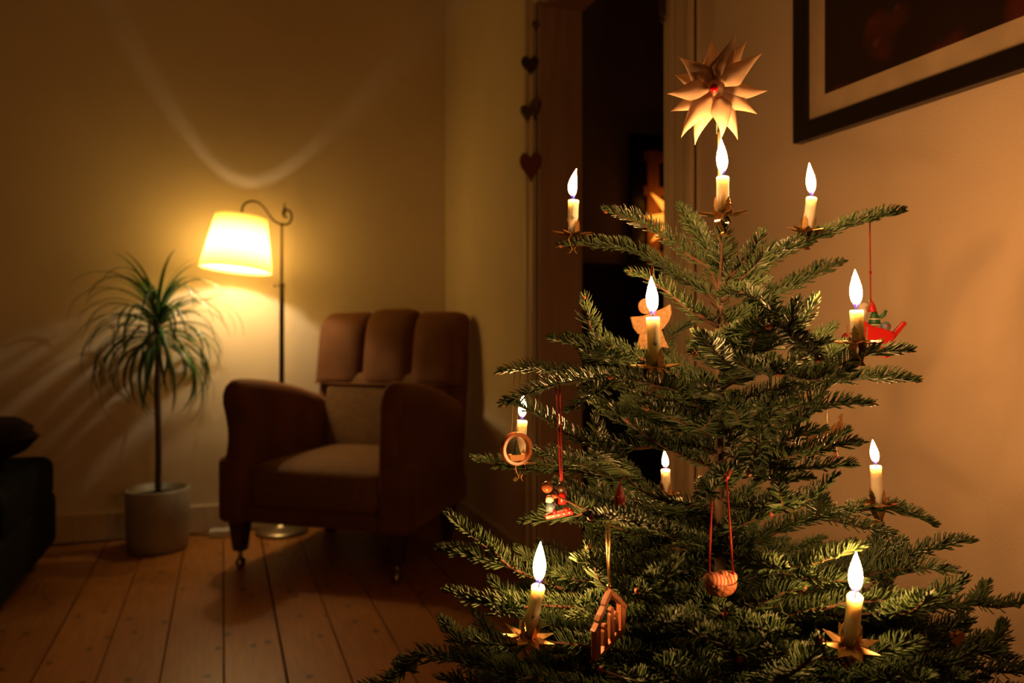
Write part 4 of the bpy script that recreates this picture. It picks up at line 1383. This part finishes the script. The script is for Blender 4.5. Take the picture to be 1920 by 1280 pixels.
a = q(1633, 563); MB().tube([(a[0] + .0022 * math.cos(t), 0, a[1] + .0022 * math.sin(t)) for t in [2 * PI * k / 12 for k in range(13)]], .0005, 6, cap=False).build('eyelet', M['brass'], rt, True)

# wooden ring with little tree
Z = .925; u = ox(Z)
rg = orn('wooden_ring', 968, 841, Z, 'round wooden ring ornament framing a tiny dark fir tree', 'ornament', .45)
R1, R2 = 31 * u, 24 * u
rgm = MB()
n = 36
vs = []; fs = []
for k in range(n):
    a = 2 * PI * k / n
    for r, y in ((R1, -.005), (R1, .005), (R2, .005), (R2, -.005)):
        vs.append((r * math.cos(a), y, r * math.sin(a)))
for k in range(n):
    k2 = (k + 1) % n
    for j in range(4):
        j2 = (j + 1) % 4
        fs.append((k * 4 + j, k * 4 + j2, k2 * 4 + j2, k2 * 4 + j))
rgm.add(vs, fs).build('ring', M['brownbead'], rg, bevel=.0006, bseg=1)
MB().box((-15 * u, -.004, -22 * u), (15 * u, .004, -10 * u)).build('ground', M['lightwood'], rg, bevel=.0005, bseg=1)
MB().lathe([(.001, 0), (10 * u, 0), (6 * u, 7 * u), (7.5 * u, 7 * u), (4 * u, 14 * u), (5 * u, 14 * u), (2.5 * u, 20 * u), (3.2 * u, 20 * u), (.0003, 28 * u)], 12, (0, 0, -10 * u)).build('tiny_tree', M['darkgreen'], rg)
line(rg, (-.006, 0, R1), (-.006, 0, 136 * u), .0005, M['string']); line(rg, (0, 0, R1), (.004, 0, 136 * u), .0005, M['string'])

# sled child
Z = .80; u = ox(Z)
sl = orn('sled_child', 1045, 940, Z, 'wooden child figure riding a red dotted sled on red yarn', 'ornament', -.1)
def q(x, y): return ((x - 1045) * u, -(y - 940) * u)
sled = MB().extrude([q(1022, 965), q(1070, 953), q(1076, 957), q(1074, 962), q(1025, 972)], -.006, .006).build('sled', M['red'], sl, bevel=.0007, bseg=1)
for i in range(5):
    a = q(1028 + i * 10, 967.5 - i * 2.4)
    MB().ball((a[0], -.0062, a[1]), .0008, 8, 5, (1, .4, 1)).build('dot', M['white'], sled, True)
a = q(1033, 962)
bdy = MB().lathe([(.001, 0), (9 * u, 0), (9.5 * u, 10 * u), (7.5 * u, 18 * u), (.001, 19 * u)], 16, (a[0], 0, a[1] + 4 * u)).build('body', M['blue'], sl, True)
MB().lathe([(.001, 0), (8.2 * u, 0), (7.5 * u, 9 * u), (5 * u, 12 * u), (.001, 12.5 * u)], 16, (a[0] - 2 * u, 0, a[1] + 21 * u)).build('collar', M['white'], bdy, True)
hdp = q(1026, 913)
MB().ball((hdp[0], -.001, hdp[1]), 11 * u, 16, 10).build('head', M['brownbead'], sl, True)
for (x, y) in ((1040, 958), (1062, 953)):
    a = q(x, y); MB().ball((a[0], -.004, a[1]), 4.5 * u, 10, 6).build('boot', M['red'], sl, True)
a = q(1053, 915); MB().ball((a[0], .003, a[1]), 10 * u, 14, 8).build('second_head', M['darkwood'], sl, True)
MB().lathe([(.001, 0), (8 * u, 0), (6.5 * u, 20 * u), (.001, 22 * u)], 14, (a[0] + 1 * u, .003, a[1] - 30 * u)).build('second_body', M['red'], sl, True)
t1 = q(1047, 728)
line(sl, (a[0] - .001, .003, a[1] + 9 * u), (t1[0] - .0022, .003, t1[1]), .0008, M['redstring']); line(sl, (a[0] + .0006, .003, a[1] + 9 * u), (t1[0] + .0022, .003, t1[1]), .0008, M['redstring'])

# wooden stable
Z = .70; u = ox(Z)
sbn = orn('wooden_stable', 1142, 1165, Z, 'reddish fretwork stable with tiny figures hanging from gold thread', 'ornament', .75)
# local width is seen turned, so widths here are true sizes
k_ = 1.36
def q(x, y): return ((x - 1142) * u * k_, -(y - 1165) * u)
T_ = .003
roofl = []
for i in range(6):
    t = i / 5
    x = 1142 + (1109 - 1142) * t; y = 1102 + (1168 - 1102) * t
    roofl += [(x, y), (x - 2.5 * (i % 2), y + 3)]
outl = [q(*p) for p in roofl] + [q(1114, 1170), q(1142, 1114)]
MB().extrude(outl, -T_, T_).build('roof', M['stablewood'], sbn, bevel=.0004, bseg=1)
roofr = [q(1142, 1102), q(1160, 1122), q(1173, 1140), q(1177, 1146), q(1172, 1152), q(1158, 1132), q(1142, 1114)]
MB().extrude(roofr, -T_, T_).build('roof', M['stablewood'], sbn, bevel=.0004, bseg=1)
MB().extrude([q(1110, 1166), q(1120, 1160), q(1120, 1222), q(1110, 1226)], -T_, T_).build('post', M['stablewood'], sbn, bevel=.0004, bseg=1)
MB().extrude([q(1163, 1138), q(1173, 1144), q(1173, 1190), q(1163, 1192)], -T_, T_).build('post', M['stablewood'], sbn, bevel=.0004, bseg=1)
MB().extrude([q(1110, 1226), q(1120, 1216), q(1163, 1186), q(1173, 1186), q(1173, 1194)], -T_, T_).build('floor_bar', M['stablewood'], sbn, bevel=.0004, bseg=1)
for (fx, fy, hh) in ((1132, 1165, 40), (1146, 1139, 58), (1155, 1150, 38)):
    fg = MB()
    outl = [q(fx - 5, fy + hh), q(fx - 4, fy + 14), q(fx - 2.5, fy + 10), q(fx - 4, fy + 5), q(fx - 2.5, fy), q(fx + 2.5, fy), q(fx + 4, fy + 5), q(fx + 2.5, fy + 10), q(fx + 4, fy + 14), q(fx + 5, fy + hh)]
    fg.extrude(outl, -.002, .002).build('figure', M['stablewood'], sbn, bevel=.0003, bseg=1)
a = q(1142, 1098)
MB().ball((a[0], 0, a[1]), .0018, 8, 6).build('knot', M['brass'], sbn, True)
cyw, syw = math.cos(.75), math.sin(.75)
for px in (1135, 1150):
    off = (px - 1143) * u
    line(sbn, (a[0], 0, a[1]), (off * cyw, -off * syw, (1165 - 974) * u), .0006, M['goldstring'])

# walnut cradle
Z = .725; u = ox(Z)
wc = orn('walnut_cradle', 1351, 1092, Z, 'walnut shell cradle with striped bedding on red yarn', 'ornament', .2)
def q(x, y): return ((x - 1351) * u, -(y - 1092) * u)
def shell_f(a_, b_):
    ph = 2 * PI * a_; th = PI / 2 * b_
    r = math.cos(th) ** .7 if th < PI / 2 - 1e-6 else 0.0
    return (31 * u * r * math.cos(ph), 20 * u * r * math.sin(ph), -24 * u * math.sin(th))
MB().grid(shell_f, 25, 9).build('shell', M['shell'], wc, True, solid=.0012)
def pill(cx, cz, sx, sz, nm, m, sy=17, rot=0.0):
    o = MB().ball((0, 0, 0), 1.0, 18, 12, (sx * u, sy * u, sz * u)).build(nm, m, wc, True)
    o.location = (cx * u, 0, cz * u); o.rotation_euler = (0, rot, 0)
    return o
pill(-8, 6, 27, 14, 'quilt', M['stripes'], 19, .12)
pill(14, 8, 19, 13, 'pillow', M['stripes'], 17, -.25)
pill(5, 15, 13, 8, 'blanket_fold', M['stripes'], 12, .1)
a = q(1328, 1080); b = q(1336, 918)
line(wc, (a[0], 0, a[1] - 3 * u), (b[0], 0, b[1]), .0009, M['redstring'])
a = q(1373, 1105); b = q(1364, 893)
line(wc, (a[0], -.006, a[1]), (b[0], 0, b[1]), .0009, M['redstring'])
a = q(1356, 900); b = q(1368, 880)
MB().tube([(a[0], -.003, a[1]), (b[0], -.003, b[1])], .0022, 8).build('knot', M['redstring'], wc, True)

# wooden deer
Z = .875; u = ox(Z)
de = orn('wooden_deer', 1549, 825, Z, 'pale orange wooden deer cut-out hanging behind fir twigs', 'ornament', 0.1)
def q(x, y): return ((x - 1545) * u * 1.12, -(y - 832) * u * 1.12)
deer = [(1507, 824), (1512, 818), (1525, 822), (1540, 822), (1552, 815), (1562, 803), (1570, 800), (1574, 803), (1574, 818), (1569, 830), (1562, 838), (1562, 848), (1566, 862), (1560, 864), (1553, 846), (1545, 843), (1530, 845), (1528, 852), (1532, 862), (1525, 863), (1518, 853), (1505, 857), (1502, 853), (1514, 844), (1510, 834)]
MB().extrude([q(*p) for p in deer], -.0022, .0022).build('body', M['lightwood'], de, bevel=.0004, bseg=1)
MB().extrude([q(1568, 803), q(1566, 790), q(1569, 794), q(1573, 788), q(1572, 804)], -.0016, .0016).build('antler', M['lightwood'], de)
a = q(1546, 818); b = q(1546, 716)
line(de, (a[0], 0, a[1] - .002), (b[0], 0, b[1]), .0006, M['goldstring'])

# small gnome deep in the crown and a wooden heart low down
Z = .84; u = ox(Z)
gn = orn('red_gnome', 1162, 930, Z, 'small dark red pointed gnome hanging deep between the twigs', 'ornament')
MB().lathe([(.001, 0), (11 * u, 0), (8 * u, 14 * u), (4 * u, 26 * u), (.0004, 40 * u)], 16, (0, 0, -8 * u)).build('hat', M['deepred'], gn, True)
MB().lathe([(.001, 0), (10 * u, 0), (9 * u, 16 * u), (.001, 17 * u)], 16, (0, 0, -24 * u)).build('body', M['deepred'], gn, True)
line(gn, (0, 0, 30 * u), (0, 0, 70 * u), .0005, M['redstring'])
Z = .80; u = ox(Z)
wh = orn('wooden_heart', 1791, 1196, Z, 'small orange wooden heart half hidden low in the twigs', 'ornament', .3)
hm = heart(34 * u, 32 * u, .005).build('heart_board', M['orangewood'], wh, bevel=.0008, bseg=1)
line(wh, (0, 0, 8 * u), (0, 0, 62 * u), .0005, M['goldstring'])
